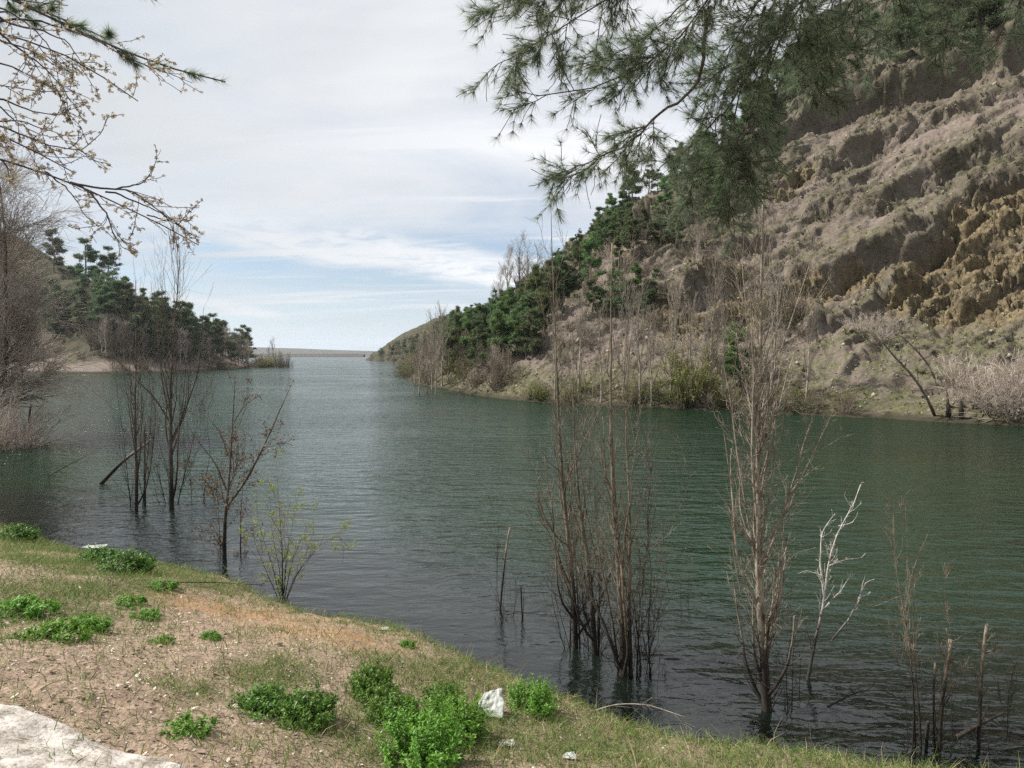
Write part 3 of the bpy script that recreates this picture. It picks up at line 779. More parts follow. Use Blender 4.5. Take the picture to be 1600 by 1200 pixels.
wx = axis([(-900, -60, 40), (-60, -14, 3), (-14, 8, .2), (8, 20, 1), (20, 340, 20)])
wy = axis([(-30, 2, 4), (2, 16, .2), (16, 40, 2), (40, 900, 30)])
wy[-1] = 886
X, Y = np.meshgrid(wx, wy); Q = np.stack([X.ravel(), Y.ravel()], 1)
dep = -bank_z(Q, False)
opq = 1 - np.exp(-np.clip(dep, 0, None) / .38); opq[(Y.ravel() > 20)] = 1
opq = np.clip(opq * 1.02, .04, 1)
wat = mesh_np('water', np.stack([X.ravel(), Y.ravel(), X.ravel() * 0], 1), grid_faces(len(wx), len(wy)), 4, M['water'], attr={'mask': np.stack([opq, .25 + .75 * sstep(-bank_d(Q), .3, 7), opq], 1)})
tag(wat, kind='structure')

#MARK_OBJECTS
# ------------------------------------------------------------------ tree kinds
def rs(seed): return np.random.default_rng(seed)
def hit_or_none(u, v): return cast(u, v)

def make_pine(seed, h, name, foliage, sparse=False):
    """conical to rounded pine; returns root at origin"""
    g = rs(seed); root = thing(name, (0, 0, 0), 'x', 'tree')
    tr = Tubes(); K = 9
    tp = np.stack([g.normal(0, .02 * h, K).cumsum() * .4, g.normal(0, .02 * h, K).cumsum() * .4, np.linspace(-.4, h, K)], 1)[None]
    trr = np.linspace(.022 * h, .004 * h, K)[None]
    tr.add(tp, trr, 6)
    n = int(26 * h / 7)
    lv = np.sort(g.uniform(.14, .99, n)); P = np.zeros((n, 6, 3)); R_ = np.zeros((n, 6))
    for i, t_ in enumerate(lv):
        x = t_ * (K - 1); k = min(int(x), K - 2); p0 = tp[0, k] * (1 - x + k) + tp[0, k + 1] * (x - k)
        a = g.uniform(0, 2 * math.pi); L = h * (.26 * (1 - t_) ** .75 + .045) * g.uniform(.65, 1.25)
        d = np.array([math.cos(a), math.sin(a), .1 + .5 * t_]); q = p0.copy()
        for j in range(6):
            P[i, j] = q; q = q + d / np.linalg.norm(d) * L / 5; d[2] += .06
        R_[i] = np.linspace(.006 * h, .0015 * h, 6)
    tr.add(P, R_, 3)
    P2, R2 = spawn(g, P, R_, n * 5, .25, 1, h * .09, 45, .05, 4, .2, .6)
    tr.add(P2, R2, 3)
    tr.build('trunk', M['bark_grey'], root)
    src = np.concatenate([P2[:, 1:].reshape(-1, 3), P[:, 3:].reshape(-1, 3)])
    nf = 9500 if not sparse else 5200
    c = src[g.integers(0, len(src), nf)] + g.normal(0, .022 * h, (nf, 3)) * np.array([1, 1, .55])
    D = norm(g.normal(size=(nf, 3)) + np.array([0, 0, .7]))
    V, Fc = strips(c, D, g.uniform(.024, .055, nf) * h, g.uniform(.007, .017, nf) * h, g)
    mesh_np('crown', V, Fc, 3, foliage, root, smooth=False)
    return root

def make_bare(seed, h, name, bk, spread=34, up=.10, n1=22, n2=160, n3=700, r=.016, label='x', cat='tree', leaf=None, nleaf=0, tw=1.0):
    g = rs(seed); root = thing(name, (0, 0, 0), label, cat)
    K = 9
    tp = np.stack([g.normal(0, .012 * h, K).cumsum(), g.normal(0, .012 * h, K).cumsum(), np.linspace(-.5, h * .95, K)], 1)[None]
    trr = np.linspace(r * h, .002 * h, K)[None]
    a = Tubes(); a.add(tp, trr, 6); a.build('trunk', bk, root)
    P1, R1 = spawn(g, tp, trr, n1, .18, .97, h * .42, spread, up, 7, .08, .6, .2, .55)
    P2, R2 = spawn(g, P1, R1, n2, .15, 1, h * .16, spread, up * .8, 5, .12, .6, .25, .3)
    P3_, R3 = spawn(g, P2, R2, n3, .1, 1, h * .07 * tw, spread + 6, up * .6, 4, .18, .7, .4, .3)
    R2 = np.maximum(R2, .0010 * h); R3 = np.maximum(R3, .0007 * h)
    b = Tubes(); b.add(P1, R1, 4); b.add(P2, R2, 3); b.add(P3_, R3, 3); b.build('branches', bk, root)
    if leaf:
        src = P3_[:, 1:].reshape(-1, 3); c = src[g.integers(0, len(src), nleaf)]
        V, Fc = strips(c, norm(g.normal(size=(nleaf, 3))), g.uniform(.010, .02, nleaf) * h, g.uniform(.008, .014, nleaf) * h, g)
        mesh_np('leaves', V, Fc, 3, leaf, root, smooth=False)
    return root

def make_shrub(seed, h, name, bk, leaf=None, nleaf=0, nst=26, flare=38, wide=1.0, fine=900, lsz=.03):
    g = rs(seed); root = thing(name, (0, 0, 0), 'x', 'shrub')
    base = np.zeros((nst, 7, 3)); a = g.uniform(0, 2 * math.pi, nst); r0 = g.uniform(0, .13 * h, nst) * wide
    q = np.stack([np.cos(a) * r0, np.sin(a) * r0, np.full(nst, -.1 * h)], 1)
    inc = np.radians(np.abs(g.normal(0, flare, nst))) * .8
    d = np.stack([np.cos(a) * np.sin(inc) * wide, np.sin(a) * np.sin(inc) * wide, np.cos(inc)], 1)
    L = h * g.uniform(.55, 1.1, nst)
    for k in range(7):
        base[:, k] = q; d = norm(d + g.normal(size=(nst, 3)) * .09 + np.array([0, 0, .03])); q = q + d * (L / 6)[:, None]
    R0 = np.linspace(.010 * h, .0025 * h, 7)[None].repeat(nst, 0)
    P2, R2 = spawn(g, base, R0, nst * 8, .15, 1, h * .3, 28, .05, 5, .14, .6, .3)
    P3_, R3 = spawn(g, P2, R2, fine, .1, 1, h * .13, 32, .02, 4, .2, .7, .4)
    R3 = np.maximum(R3, .0014 * h)
    b = Tubes(); b.add(base, R0, 4); b.add(P2, R2, 3); b.add(P3_, R3, 3); b.build('stems', bk, root)
    if leaf:
        src = np.concatenate([P3_[:, 1:].reshape(-1, 3), P2[:, 2:].reshape(-1, 3)]); c = src[g.integers(0, len(src), nleaf)]
        V, Fc = strips(c, norm(g.normal(size=(nleaf, 3))), g.uniform(.6, 1.3, nleaf) * lsz * h, g.uniform(.5, .8, nleaf) * lsz * h, g)
        mesh_np('leaves', V, Fc, 3, leaf, root, smooth=False)
    return root

pines = [make_pine(1, 7, 'pine_tree', M['pine_far']), make_pine(2, 7, 'pine_tree', M['pine_far']), make_pine(3, 7, 'pine_tree', M['pine_bright']), make_pine(4, 7, 'pine_tree', M['pine_far'], True)]
bares = [make_bare(11, 7, 'bare_tree', M['bark_brown']), make_bare(12, 7, 'bare_tree', M['bark_pink'], 30, .12), make_bare(13, 7, 'bare_tree', M['bark_twig'], 20, .2, 16, 110, 500)]
shrubs = [make_shrub(21, 2, 'shrub', M['bark_brown']), make_shrub(22, 2, 'shrub', M['bark_pink'], None, 0, 34, 50, 1.4, 1600),
          make_shrub(23, 2, 'shrub', M['bark_willow'], M['lime_leaf'], 1500), make_shrub(24, 2, 'shrub', M['bark_brown'], M['scrub'], 2400, 24, 46, 1.3)]
used = {}
def place(kind, u, v, h, label, group, rng=random.Random(5), pos=None, sx=1.0, sky_clip=None):
    """stand a copy of kind where the ray through (u, v) meets the ground"""
    p = hit_or_none(u, v) if pos is None else pos
    if p is None: return None
    base_h = 2.0 if kind in shrubs else 7.0
    if sky_clip is not None:
        u_, v_ = project(p); top = sky_clip(u_); h = max(min(h, (v_ - top) / 1000 * p[1] * g.uniform(.85, 1.12)), h * .3, 1.2)
    s = h / base_h
    if kind.name not in used:
        used[kind.name] = 1; o = kind
        o.location = p; o.rotation_euler = (0, 0, rng.uniform(0, 6.28)); o.scale = (s * sx, s * sx, s)
        o['label'] = label; o['group'] = group
        return o
    return dup(kind, p, rng.uniform(0, 6.28), (s * sx, s * sx, s), label, group)
g = random.Random(3)

# ---- left headland: pines and bare trees, placed by where they stand on the slope
def skl(u): return np.interp(u, [60, 80, 135, 200, 300, 350, 400, 425], [335, 330, 375, 438, 480, 490, 512, 545])
L1 = 'dark green pine in the wood on the left-hand headland'; G1 = 'pines of the wood on the left-hand headland'
L2 = 'brownish leafless tree in the wood on the left-hand headland'; G2 = 'leafless trees of the wood on the left-hand headland'
place(pines[0], 84, 520, 13, 'broad bright green pine standing low above the pale grassy bank, far left', 'pines on the left-hand headland', g, sx=1.25)
place(pines[1], 84, 425, 12, 'tall dark pine at the top left beside the pinkish feathery tree', 'pines on the left-hand headland', g)
place(pines[0], 135, 445, 12, 'tall spreading pine on the left skyline above the pale earth patch', 'pines on the left-hand headland', g, sx=1.2)
place(pines[3], 170, 455, 12, 'thin topped pine on the left skyline, first right of the tall spreading one', 'pines on the left-hand headland', g, sx=1.1)
for i in range(12):
    place(pines[g.choice([0, 1, 3])], g.uniform(20, 170), g.uniform(455, 545), g.uniform(6, 9), L1, G1, g, sx=1.2, sky_clip=lambda u: np.interp(u, [0, 80, 135, 200], [380, 400, 410, 455]))
for i in range(95):
    u = g.uniform(150, 418); top = np.interp(u, [150, 200, 300, 400, 420], [455, 478, 535, 560, 566]); v = g.uniform(top, np.interp(u, [150, 230, 420], [535, 568, 571]))
    place(pines[g.choice([0, 1, 3, 3])], u, v, g.uniform(7.5, 12), L1, G1, g, sx=g.uniform(.95, 1.25), sky_clip=skl)
for i in range(170):
    u = g.uniform(140, 418); top = np.interp(u, [150, 200, 300, 400, 425], [465, 490, 540, 562, 567]); v = g.uniform(top, np.interp(u, [150, 230, 425], [560, 572, 571]))
    place(bares[g.choice([0, 0, 1])], u, v, g.uniform(6, 9), L2, G2, g, sx=1.2, sky_clip=skl)
for i in range(16):
    u = g.uniform(-40, 300); place(shrubs[g.choice([0, 1, 3])], u, g.uniform(535, 560), g.uniform(1.5, 3.2), 'low bush on the pale bank under the left-hand wood', 'low bushes on the left-hand bank', g, sx=1.4)
for (u, y, h) in ((428, 205, 8.5), (421, 200, 6), (437, 206, 5)):
    p = at_z(u, 573); place(bares[2], 0, 0, h, 'bare tree in the water off the left headland tip, its reflection below', 'bare trees standing in the water at the left headland tip', g, pos=np.array([(u - 800) / 1000 * y, y, -.3]))
for i in range(11):
    u = 408 + i * 4.2; y = g.uniform(185, 205); place(shrubs[g.choice([0, 2])], 0, 0, g.uniform(3, 5), 'flooded brushy willow in the water off the left headland tip', 'flooded willows off the left headland tip', g, pos=np.array([(u - 800) / 1000 * y, y, -.4]))

for i in range(34):
    s_ = g.uniform(0, 1); pt = catmull(SL[4:11], 30); k = int(s_ * (len(pt) - 1)); x, y = pt[k]
    zz_ = left_z(np.array([[x, y]]), False)[0][0]
    place(shrubs[g.choice([0, 0, 3])], 0, 0, g.uniform(1.6, 3.6), 'brown bush at the waterline of the left-hand headland', 'bushes at the waterline of the left-hand headland', g, pos=np.array([x + g.uniform(-2.5, .3), y + g.uniform(-.3, 2), max(zz_, -.1)]), sx=1.4) if project([x, y, 0])[0] > 185 else None
# ---- right hillside
G3 = 'pines climbing the right-hand hillside'; L3 = 'dark green pine in the stand climbing the right-hand hillside'
def skyl(u): return np.interp(u, [575, 600, 650, 700, 760, 830, 900, 960, 1040, 1100], [555, 541, 520, 496, 474, 434, 372, 330, 300, 290])
for i in range(62):
    u = g.uniform(700, 985); v = skyl(u) + g.uniform(3, 75) * (1 if u < 900 else .8)
    place(pines[g.choice([0, 1, 2, 3, 1])], u, v, g.uniform(4.5, 7.5), L3, G3, g, sx=g.uniform(.9, 1.2), sky_clip=skyl)
for (u, v, h) in ((712, 560, 5.5), (735, 565, 7), (752, 552, 7), (775, 545, 6.5), (800, 530, 6.5), (820, 520, 6), (843, 505, 6), (865, 500, 5.5), (700, 548, 5), (725, 545, 6), (760, 530, 7), (790, 512, 6), (688, 545, 4), (848, 478, 6), (880, 470, 5.5), (905, 452, 5.5), (922, 440, 5), (830, 480, 5.5)):
    place(pines[g.choice([2, 2, 1])], u, v, h, 'fresh green young pine low on the hillside right of the narrows', 'young pines low on the right-hand hillside', g, sx=1.1, sky_clip=skyl)
for i in range(64):
    u = g.uniform(584, 712); v = skyl(u) + g.uniform(5, max(8, (568 - skyl(u)) * .8))
    if i % 2: place(pines[g.choice([0, 1, 3])], u, v, g.uniform(4, 6.5), 'far dark pine on the headland that tapers down to the dam', 'far pines on the tapering headland', g, sx=1.3, sky_clip=skyl)
    else: place(bares[0], u, v, g.uniform(4, 6), 'far brown leafless tree on the headland that tapers down to the dam', 'far leafless trees on the tapering headland', g, sx=1.5, sky_clip=skyl)
place(pines[3], 905, 372, 9, 'flat topped pine standing clear on the right-hand skyline', 'pines on the right-hand skyline', g, sx=1.2)
place(pines[3], 928, 352, 9, 'open crowned pine on the right-hand skyline beside the flat topped one', 'pines on the right-hand skyline', g, sx=1.2)
for i in range(34):
    u = g.uniform(1080, 1620); v = np.interp(u, [1080, 1200, 1300, 1600], [270, 190, 130, 60]) - g.uniform(0, 70)
    place(pines[g.choice([0, 1, 2, 3])], u, v, g.uniform(4, 7), 'pine above the eroded scarp behind the hanging boughs', 'pines above the eroded scarp', g, sx=1.2)
for i in range(34):
    u = g.uniform(930, 1190); v = np.interp(u, [930, 1000, 1100, 1190], [348, 292, 262, 215]) + g.uniform(-14, 30)
    place(pines[g.choice([0, 1, 2, 3])], u, v, g.uniform(3, 5.5), 'pine on the right-hand skyline behind the hanging bough', 'pines on the skyline behind the hanging bough', g, sx=1.2)
for i in range(46):
    u = g.uniform(760, 1150); v = skyl(u) + g.uniform(0, 130)
    place(bares[g.choice([0, 0, 1])], u, v, g.uniform(2.0, 3.8), 'small leafless tree on the upper right-hand slope', 'leafless trees on the upper right-hand slope', g, sx=1.3, sky_clip=skyl)
for (u, v, h) in ((795, 480, 7.5), (812, 474, 8.5), (824, 470, 7.5), (838, 466, 6.5), (782, 488, 5.5), (772, 492, 4)):
    place(bares[g.choice([0, 1])], u, v, h, 'tall leafless tree rising above the right-hand skyline at the narrows', 'tall leafless trees above the right-hand skyline', g)
for i in range(80):
    u = g.uniform(580, 780); v = skyl(u) + g.uniform(2, max(4, 575 - skyl(u) - 6))
    place(shrubs[g.choice([0, 3, 3, 0])], u, v, g.uniform(1.5, 4.0), 'dark bush dotting the far headland right of the dam', 'bushes dotting the far headland', g, sx=1.5, sky_clip=skyl)
for i in range(26):
    u = g.uniform(698, 850); v = np.interp(u, [698, 850], [572, 560]) - g.uniform(-14, 45)
    place(pines[g.choice([2, 2, 0, 1])], u, v, g.uniform(3.5, 5.5), 'green young pine in the group just above the brown thicket', 'young pines above the brown thicket', g, sx=1.15)
for i in range(54):
    s_ = g.uniform(s_of_y(52), s_of_y(205)); sh_ = shore_at(np.array([s_]))[0]; dd_ = g.uniform(-.3, 3.0); tn = norm(shore_at(s_ + 3) - shore_at(s_ - 3)); nn_ = np.array([tn[1], -tn[0]]); pp = sh_ + nn_ * dd_
    place(shrubs[g.choice([0, 0, 3, 2])], 0, 0, g.uniform(1.4, 3.0), 'brown or greenish bush in the waterline fringe before the narrows', 'bushes in the waterline fringe before the narrows', g, pos=np.array([pp[0], pp[1], max(.5 * dd_ - .1, -.2)]), sx=1.5)
for i in range(14):
    u = g.uniform(655, 790); v = g.uniform(565, 603) if u < 720 else g.uniform(575, 606)
    place(bares[0] if g.random() < .35 else shrubs[0], u, v, g.uniform(1.8, 3.2), 'brown leafless thicket bush at the water under the young pines', 'brown thicket at the water under the young pines', g, sx=1.2)
for (u, v, h) in ((648, 612, 4), (656, 615, 5), (668, 612, 5.5), (675, 608, 8), (682, 616, 5), (690, 606, 9)):
    p = at_z(u, v); p[2] = -.4; place(bares[2], 0, 0, h, 'thin bare sapling in open water at the point of the brown thicket', 'saplings in the water at the thicket point', g, pos=p)
for i in range(46):
    u = g.uniform(830, 1340); v = np.interp(u, [760, 830, 1000, 1340], [612, 622, 632, 640]) - g.uniform(-6, 18)
    k = g.choice([2, 2, 0, 3, 0]); place(shrubs[k], u, v, g.uniform(.7, 1.7), 'low greenish or brown bush in the fringe along the right-hand waterline', 'bushes fringing the right-hand waterline', g, sx=1.3)
for i in range(78):
    u = g.uniform(820, 1260); v = g.uniform(390, 600)
    place(shrubs[g.choice([0, 0, 3, 1])], u, v, g.uniform(.8, 2.0), 'small scrubby bush on the eroded middle slope', 'scrubby bushes on the eroded middle slope', g, sx=1.3)
for i in range(16):
    u = g.uniform(1260, 1640); v = g.uniform(150, 420)
    place(shrubs[g.choice([0, 3, 3])], u, v, g.uniform(.4, 1.0), 'tiny tuft of scrub on the mossy upper slope at right', 'scrub tufts on the mossy upper slope', g, sx=1.6)
place(shrubs[2], 1072, 632, 5.2, 'tall yellow green willow on the far bank in front of the pink scree', 'bushes of the right bank in leaf', g, sx=.85)
place(shrubs[2], 1092, 628, 4.0, 'smaller yellow green willow touching the tall one before the pink scree', 'bushes of the right bank in leaf', g, sx=.8)
for i in range(30):
    u, v = (g.uniform(860, 1060), g.uniform(365, 500)) if i < 20 else (g.uniform(1000, 1180), g.uniform(240, 340))
    place(pines[g.choice([0, 1, 2, 2])], u, v, g.uniform(2.4, 4.2), 'small scattered pine among the brown scrub of the middle slope', 'scattered pines on the middle slope', g, sx=1.3)
place(pines[2], 1150, 596, 4.2, 'small bright green pine alone on the bank among bare poplars', 'pines on the right bank', g, sx=1.3)
place(pines[2], 1170, 598, 2.8, 'smallest green pine on the bank, half behind the bare poplars', 'pines on the right bank', g, sx=1.3)
for (u, v, h) in ((1110, 630, 9.5), (1127, 632, 7), (1080, 634, 7), (1048, 634, 8), (1000, 630, 8), (1018, 633, 6.5), (1205, 634, 9), (1262, 630, 6.5), (975, 626, 8.5), (940, 627, 7), (905, 625, 7.5), (868, 622, 7)):
    place(bares[2], u, v, h, 'slender bare poplar rooted on the far bank by the waterline', 'slender poplars along the far bank', g, sx=.85)
for (u, v, h) in ((1560, 622, 2.7), (1600, 632, 3.2), (1520, 632, 2.0), (1590, 600, 2.5), (1545, 640, 2.4), (1630, 645, 3.4), (1500, 600, 2.4), (1580, 650, 2.2), (1370, 515, 1.7), (1400, 520, 1.5), (1345, 515, 1.6), (1380, 530, 1.3)):
    place(shrubs[1], u, v, h, 'rounded pale pinkish leafless bush on the right bank' if v > 540 else 'pale leafless bush in the hollow under the ochre outcrop',
          'pale rounded bushes on the right bank' if v > 540 else 'pale bushes under the ochre outcrop', g, sx=1.2)

# ------------------------------------------------------------------ trees drowned at the near shore
def guide(pts, y, dy=0.0, zb=None):
    """3-D polyline from picture points all standing about y metres away"""
    P = np.array([at_y(u, v, y + dy * i / max(len(pts) - 1, 1)) for i, (u, v) in enumerate(pts)])
    if zb is not None: P = np.concatenate([[P[0] + np.array([0, 0, zb - P[0][2]])], P])
    return P
def resample(P, K):
    P = np.asarray(P); L = np.concatenate([[0], np.cumsum(np.linalg.norm(np.diff(P, axis=0), axis=1))])
    x = np.linspace(0, L[-1], K); Q = np.stack([np.interp(x, L, P[:, i]) for i in range(3)], 1)
    Q[1:-1] = (Q[:-2] + 2 * Q[1:-1] + Q[2:]) / 4
    return Q
def drowned(name, label, cat, group, stems, seed, bk, n1=14, n2=60, n3=120, L1=1.6, ang=24, up=.16, t0=.12, leaf=None, nleaf=0, lsz=.03, limbs=(), K=16, tw=.35, wig=.06, subs=None, rt=.12):
    """stems: list of (polyline, r0). one root Empty, trunk + branches (+ leaves) as parts"""
    g = rs(seed); b0 = stems[0][0][0]; n2 = int(n2 * 1.3); n3 = int(n3 * 1.6)
    root = thing(name, tuple(b0), label, cat, group)
    A = Tubes(); SP = []; SRr = []
    for P, r0 in stems:
        Q = resample(P, K); Q[1:] += g.normal(0, .008, (K - 1, 3)).cumsum(0) * .35; rr = r0 * (rt + (1 - rt) * np.linspace(1, 0, K) ** 1.5)
        A.add(Q, rr, 6); SP.append(Q); SRr.append(rr)
    A.build('trunk', bk, root)
    SP = np.array(SP); SRr = np.array(SRr); B = Tubes()
    LP_, LR = [], []
    for P, r0 in limbs:
        Q = resample(P, K); Q[1:] += g.normal(0, .006, (K - 1, 3)).cumsum(0) * .5; LP_.append(Q); LR.append(r0 * np.linspace(1, .18, K))
    if LP_: B.add(np.array(LP_), np.array(LR), 5)
    P1, R1 = spawn(g, SP, SRr, n1, t0, .95, L1, ang, up, K, wig, .5, .2, .6)
    R1 = np.maximum(R1, .0022); B.add(P1, R1, 4)
    allP = np.concatenate([P1] + ([np.array(LP_)] if LP_ else []) + [SP]); allR = np.concatenate([R1] + ([np.array(LR)] if LP_ else []) + [SRr])
    P2, R2 = spawn(g, allP, allR, n2, .08, 1, L1 * tw, ang + 4, up * .8, 6, wig * 1.5, .55, .3, .3, rmax=.006)
    R2 = np.maximum(R2, .0021); B.add(P2, R2, 3)
    P3_, R3 = spawn(g, P2, R2, n3, .05, 1, L1 * tw * .35, ang + 14, up * .5, 4, wig * 2.2, .7, .5, .2, rmax=.003)
    R3 = np.maximum(R3, .0017); B.add(P3_, R3, 3)
    B.build('branches', bk, root)
    if leaf:
        src = np.concatenate([P3_[:, 1:].reshape(-1, 3), P2[:, 2:].reshape(-1, 3)])
        cl = src[g.integers(0, len(src), max(nleaf // 7, 4))]
        c = cl[g.integers(0, len(cl), nleaf)] + g.normal(0, lsz * .8, (nleaf, 3))
        V, Fc = strips(c, norm(g.normal(size=(nleaf, 3)) + np.array([0, 0, .4])), g.uniform(.6, 1.3, nleaf) * lsz, g.uniform(.4, .7, nleaf) * lsz, g)
        V = V - np.array(b0)
        mesh_np('leaves', V, Fc, 3, leaf, root, smooth=False)
    return root
def stem(pts, r, y=None, dy=0, deep=.9):
    y = at_z(pts[0][0], pts[0][1])[1] if y is None else y
    return (guide(pts, y, dy, -deep), r)
G = 'bare trees drowned at the near shore'
T = 'tree'
drowned('bare_poplar', 'slim bare poplar in the water, leftmost of the drowned trees, dark straight trunk', T, G,
        [stem([(213, 800), (213, 740), (211, 640), (214, 540), (212, 440)], .055), stem([(222, 790), (232, 700), (240, 600), (252, 500)], .018, 16.5), stem([(205, 792), (196, 700), (186, 620), (175, 560)], .016, 16.6)], 101, M['bark_dark'], 34, 190, 380, 2.6, 22, .15)
drowned('bare_poplar', 'tallest bare poplar left of centre, thick dark trunk and reflection, second from the left', T, G,
        [stem([(268, 796), (266, 700), (265, 600), (272, 500), (280, 405)], .075), stem([(276, 796), (292, 730), (310, 660), (325, 600)], .02, 17), stem([(262, 796), (248, 740), (235, 690)], .018, 17)], 102, M['bark_dark'], 50, 300, 560, 3.2, 24, .16,
        limbs=[(guide([(266, 660), (240, 620), (200, 580), (165, 545), (130, 510)], 16.8), .028), (guide([(266, 690), (290, 640), (310, 580), (318, 480)], 16.9), .025), (guide([(268, 640), (250, 560), (240, 480), (236, 440)], 16.9), .022)])
drowned('bare_poplar', 'small sapling cluster hung with brown leaves right of the tallest left poplar', T, G,
        [stem([(318, 785), (322, 740), (330, 700), (312, 640)], .018), stem([(335, 790), (340, 745), (352, 700)], .014, 17.2), stem([(300, 775), (298, 740), (288, 690)], .012, 17.0)], 103, M['bark_dark'], 14, 50, 80, 1.1, 28, .1, leaf=M['catkin'], nleaf=420, lsz=.05)
drowned('leaf_tufted_tree', 'dark bare tree tufted with withered brown leaves, left of the yellow green willow', T, G,
        [stem([(350, 874), (350, 820), (358, 740), (362, 660), (366, 580)], .055), stem([(346, 874), (340, 800), (337, 760)], .018, 13), stem([(376, 872), (377, 800), (380, 745), (392, 720)], .022, 12.8)], 104, M['bark_dark'], 12, 90, 170, 1.6, 30, .1,
        limbs=[(guide([(356, 790), (385, 750), (410, 700), (432, 650), (455, 600)], 12.5), .028), (guide([(356, 770), (335, 720), (310, 690), (300, 675)], 12.6), .02), (guide([(360, 720), (345, 680), (325, 650)], 12.6), .014), (guide([(366, 660), (385, 630), (412, 615)], 12.5), .012), (guide([(378, 760), (400, 720), (420, 690)], 12.4), .012)],
        leaf=M['catkin'], nleaf=1300, lsz=.058)
wp = bank_hit(442, 936); wp[2] -= .15
def fan(pts): return np.array([wp] + [at_y(u, v, wp[1] + k) for u, v, k in pts])
drowned('young_willow', 'yellow green budding willow fanning out from the tip of the bare orange promontory', 'shrub', 'shrubs on the near bank',
        [(fan([(440, 850, 0), (436, 780, 0), (431, 705, .05)]), .014), (fan([(425, 880, .1), (405, 820, .2), (396, 745, .3)]), .010), (fan([(420, 900, -.1), (400, 850, -.2), (392, 800, -.3)]), .008),
         (fan([(450, 860, .1), (462, 800, .2), (470, 760, .3)]), .010), (fan([(455, 880, -.1), (480, 820, -.2), (500, 775, -.3)]), .010), (fan([(465, 895, .1), (500, 850, .3), (530, 835, .4), (555, 880, .4)]), .009),
         (fan([(460, 900, -.2), (490, 865, -.4), (520, 850, -.5), (545, 860, -.5)]), .008), (fan([(448, 880, .3), (440, 800, .4), (415, 740, .5)]), .008), (fan([(436, 890, 0), (424, 830, 0), (420, 760, 0)]), .008)], 105, M['bark_willow'], 40, 140, 160, .62, 30, .05,
        t0=.25, leaf=M['lime_leaf'], nleaf=2800, lsz=.027, tw=.4)
drowned('bare_sapling', 'thin bare sapling in the middle of the water, beside a pale cut stem', T, G,
        [stem([(788, 968), (775, 930), (778, 860), (770, 800), (764, 765)], .010), stem([(786, 968), (790, 900), (792, 850)], .008, None), stem([(800, 965), (808, 930), (800, 880)], .006)], 106, M['bark_dark'], 10, 30, 40, .7, 22, .1)
drowned('cut_stem', 'pale cut stem with a sawn top in open water at centre', 'stump', 'stumps in the water at centre', [stem([(781, 952), (786, 890), (790, 850), (795, 823)], .020)], 107, M['bark_pale'], 3, 6, 6, .4, 24, .1, rt=.75)
drowned('cut_stem', 'short black stub beside the sapling, left of the bare trio', 'stump', 'stumps in the water at centre', [stem([(815, 966), (813, 940), (812, 918)], .016), stem([(818, 966), (820, 920)], .006)], 108, M['bark_dark'], 3, 6, 6, .25, 24, .1, rt=.7)
drowned('bare_poplar', 'leftmost stem group of the bare trio at centre, tall pole topping the hillside skyline', T, G,
        [stem([(900, 1012), (897, 920), (886, 830), (875, 700), (866, 500), (861, 320)], .050), stem([(889, 1010), (893, 930), (880, 850), (855, 790), (835, 730)], .016), stem([(908, 1010), (903, 900), (893, 800), (905, 640)], .018)], 109, M['bark_grey'], 30, 170, 460, 1.9, 26, .13, rt=.08, wig=.08)
drowned('bare_poplar', 'middle trunk of the bare trio at centre, dark below and forked above', T, G,
        [stem([(930, 1022), (926, 960), (921, 890), (905, 790), (897, 680), (893, 560)], .056), stem([(936, 1020), (936, 900), (930, 800), (925, 600)], .016), stem([(920, 1016), (908, 940), (912, 840)], .012)], 110, M['bark_grey'], 24, 140, 380, 1.7, 26, .13, wig=.08)
drowned('bare_poplar', 'rightmost and thickest of the bare trio, many stems matted at its waterline base', T, G,
        [stem([(975, 1056), (973, 960), (966, 870), (958, 740), (955, 600), (958, 380)], .066), stem([(985, 1054), (982, 930), (985, 800), (975, 660), (985, 500)], .038), stem([(1002, 1048), (994, 960), (978, 880), (960, 830)], .022),
         stem([(968, 1050), (957, 960), (940, 890), (925, 790), (900, 690)], .020), stem([(995, 1052), (1000, 940), (1012, 830), (1005, 700)], .016)], 111, M['bark_grey'], 42, 240, 620, 1.8, 25, .13, wig=.08)
drowned('flooded_shrub', 'dark many-stemmed flooded shrub right of the bare trio', 'shrub', G,
        [stem([(1016, 1052), (1012, 980), (1020, 900), (1010, 820), (1020, 720)], .014), stem([(1020, 1055), (1005, 1000), (998, 920), (1003, 850)], .012), stem([(1010, 1050), (1024, 980), (1010, 900)], .010)], 112, M['bark_dark'], 26, 90, 160, .8, 22, .12)
drowned('twiggy_shrub', 'small pale twiggy shrub with crossing branches right of the bare trio', 'shrub', G,
        [stem([(1064, 962), (1062, 920), (1066, 880), (1072, 850)], .008), stem([(1076, 960), (1074, 905), (1080, 870)], .006)], 113, M['bark_pale'], 10, 26, 30, .45, 40, .06,
        limbs=[(guide([(1015, 916), (1045, 922), (1075, 918), (1095, 914)], 9.9), .009), (guide([(1045, 922), (1040, 895), (1035, 880)], 9.9), .006), (guide([(1050, 920), (1070, 890), (1090, 880)], 9.9), .006), (guide([(1010, 860), (1040, 840), (1075, 808)], 9.9), .006)])
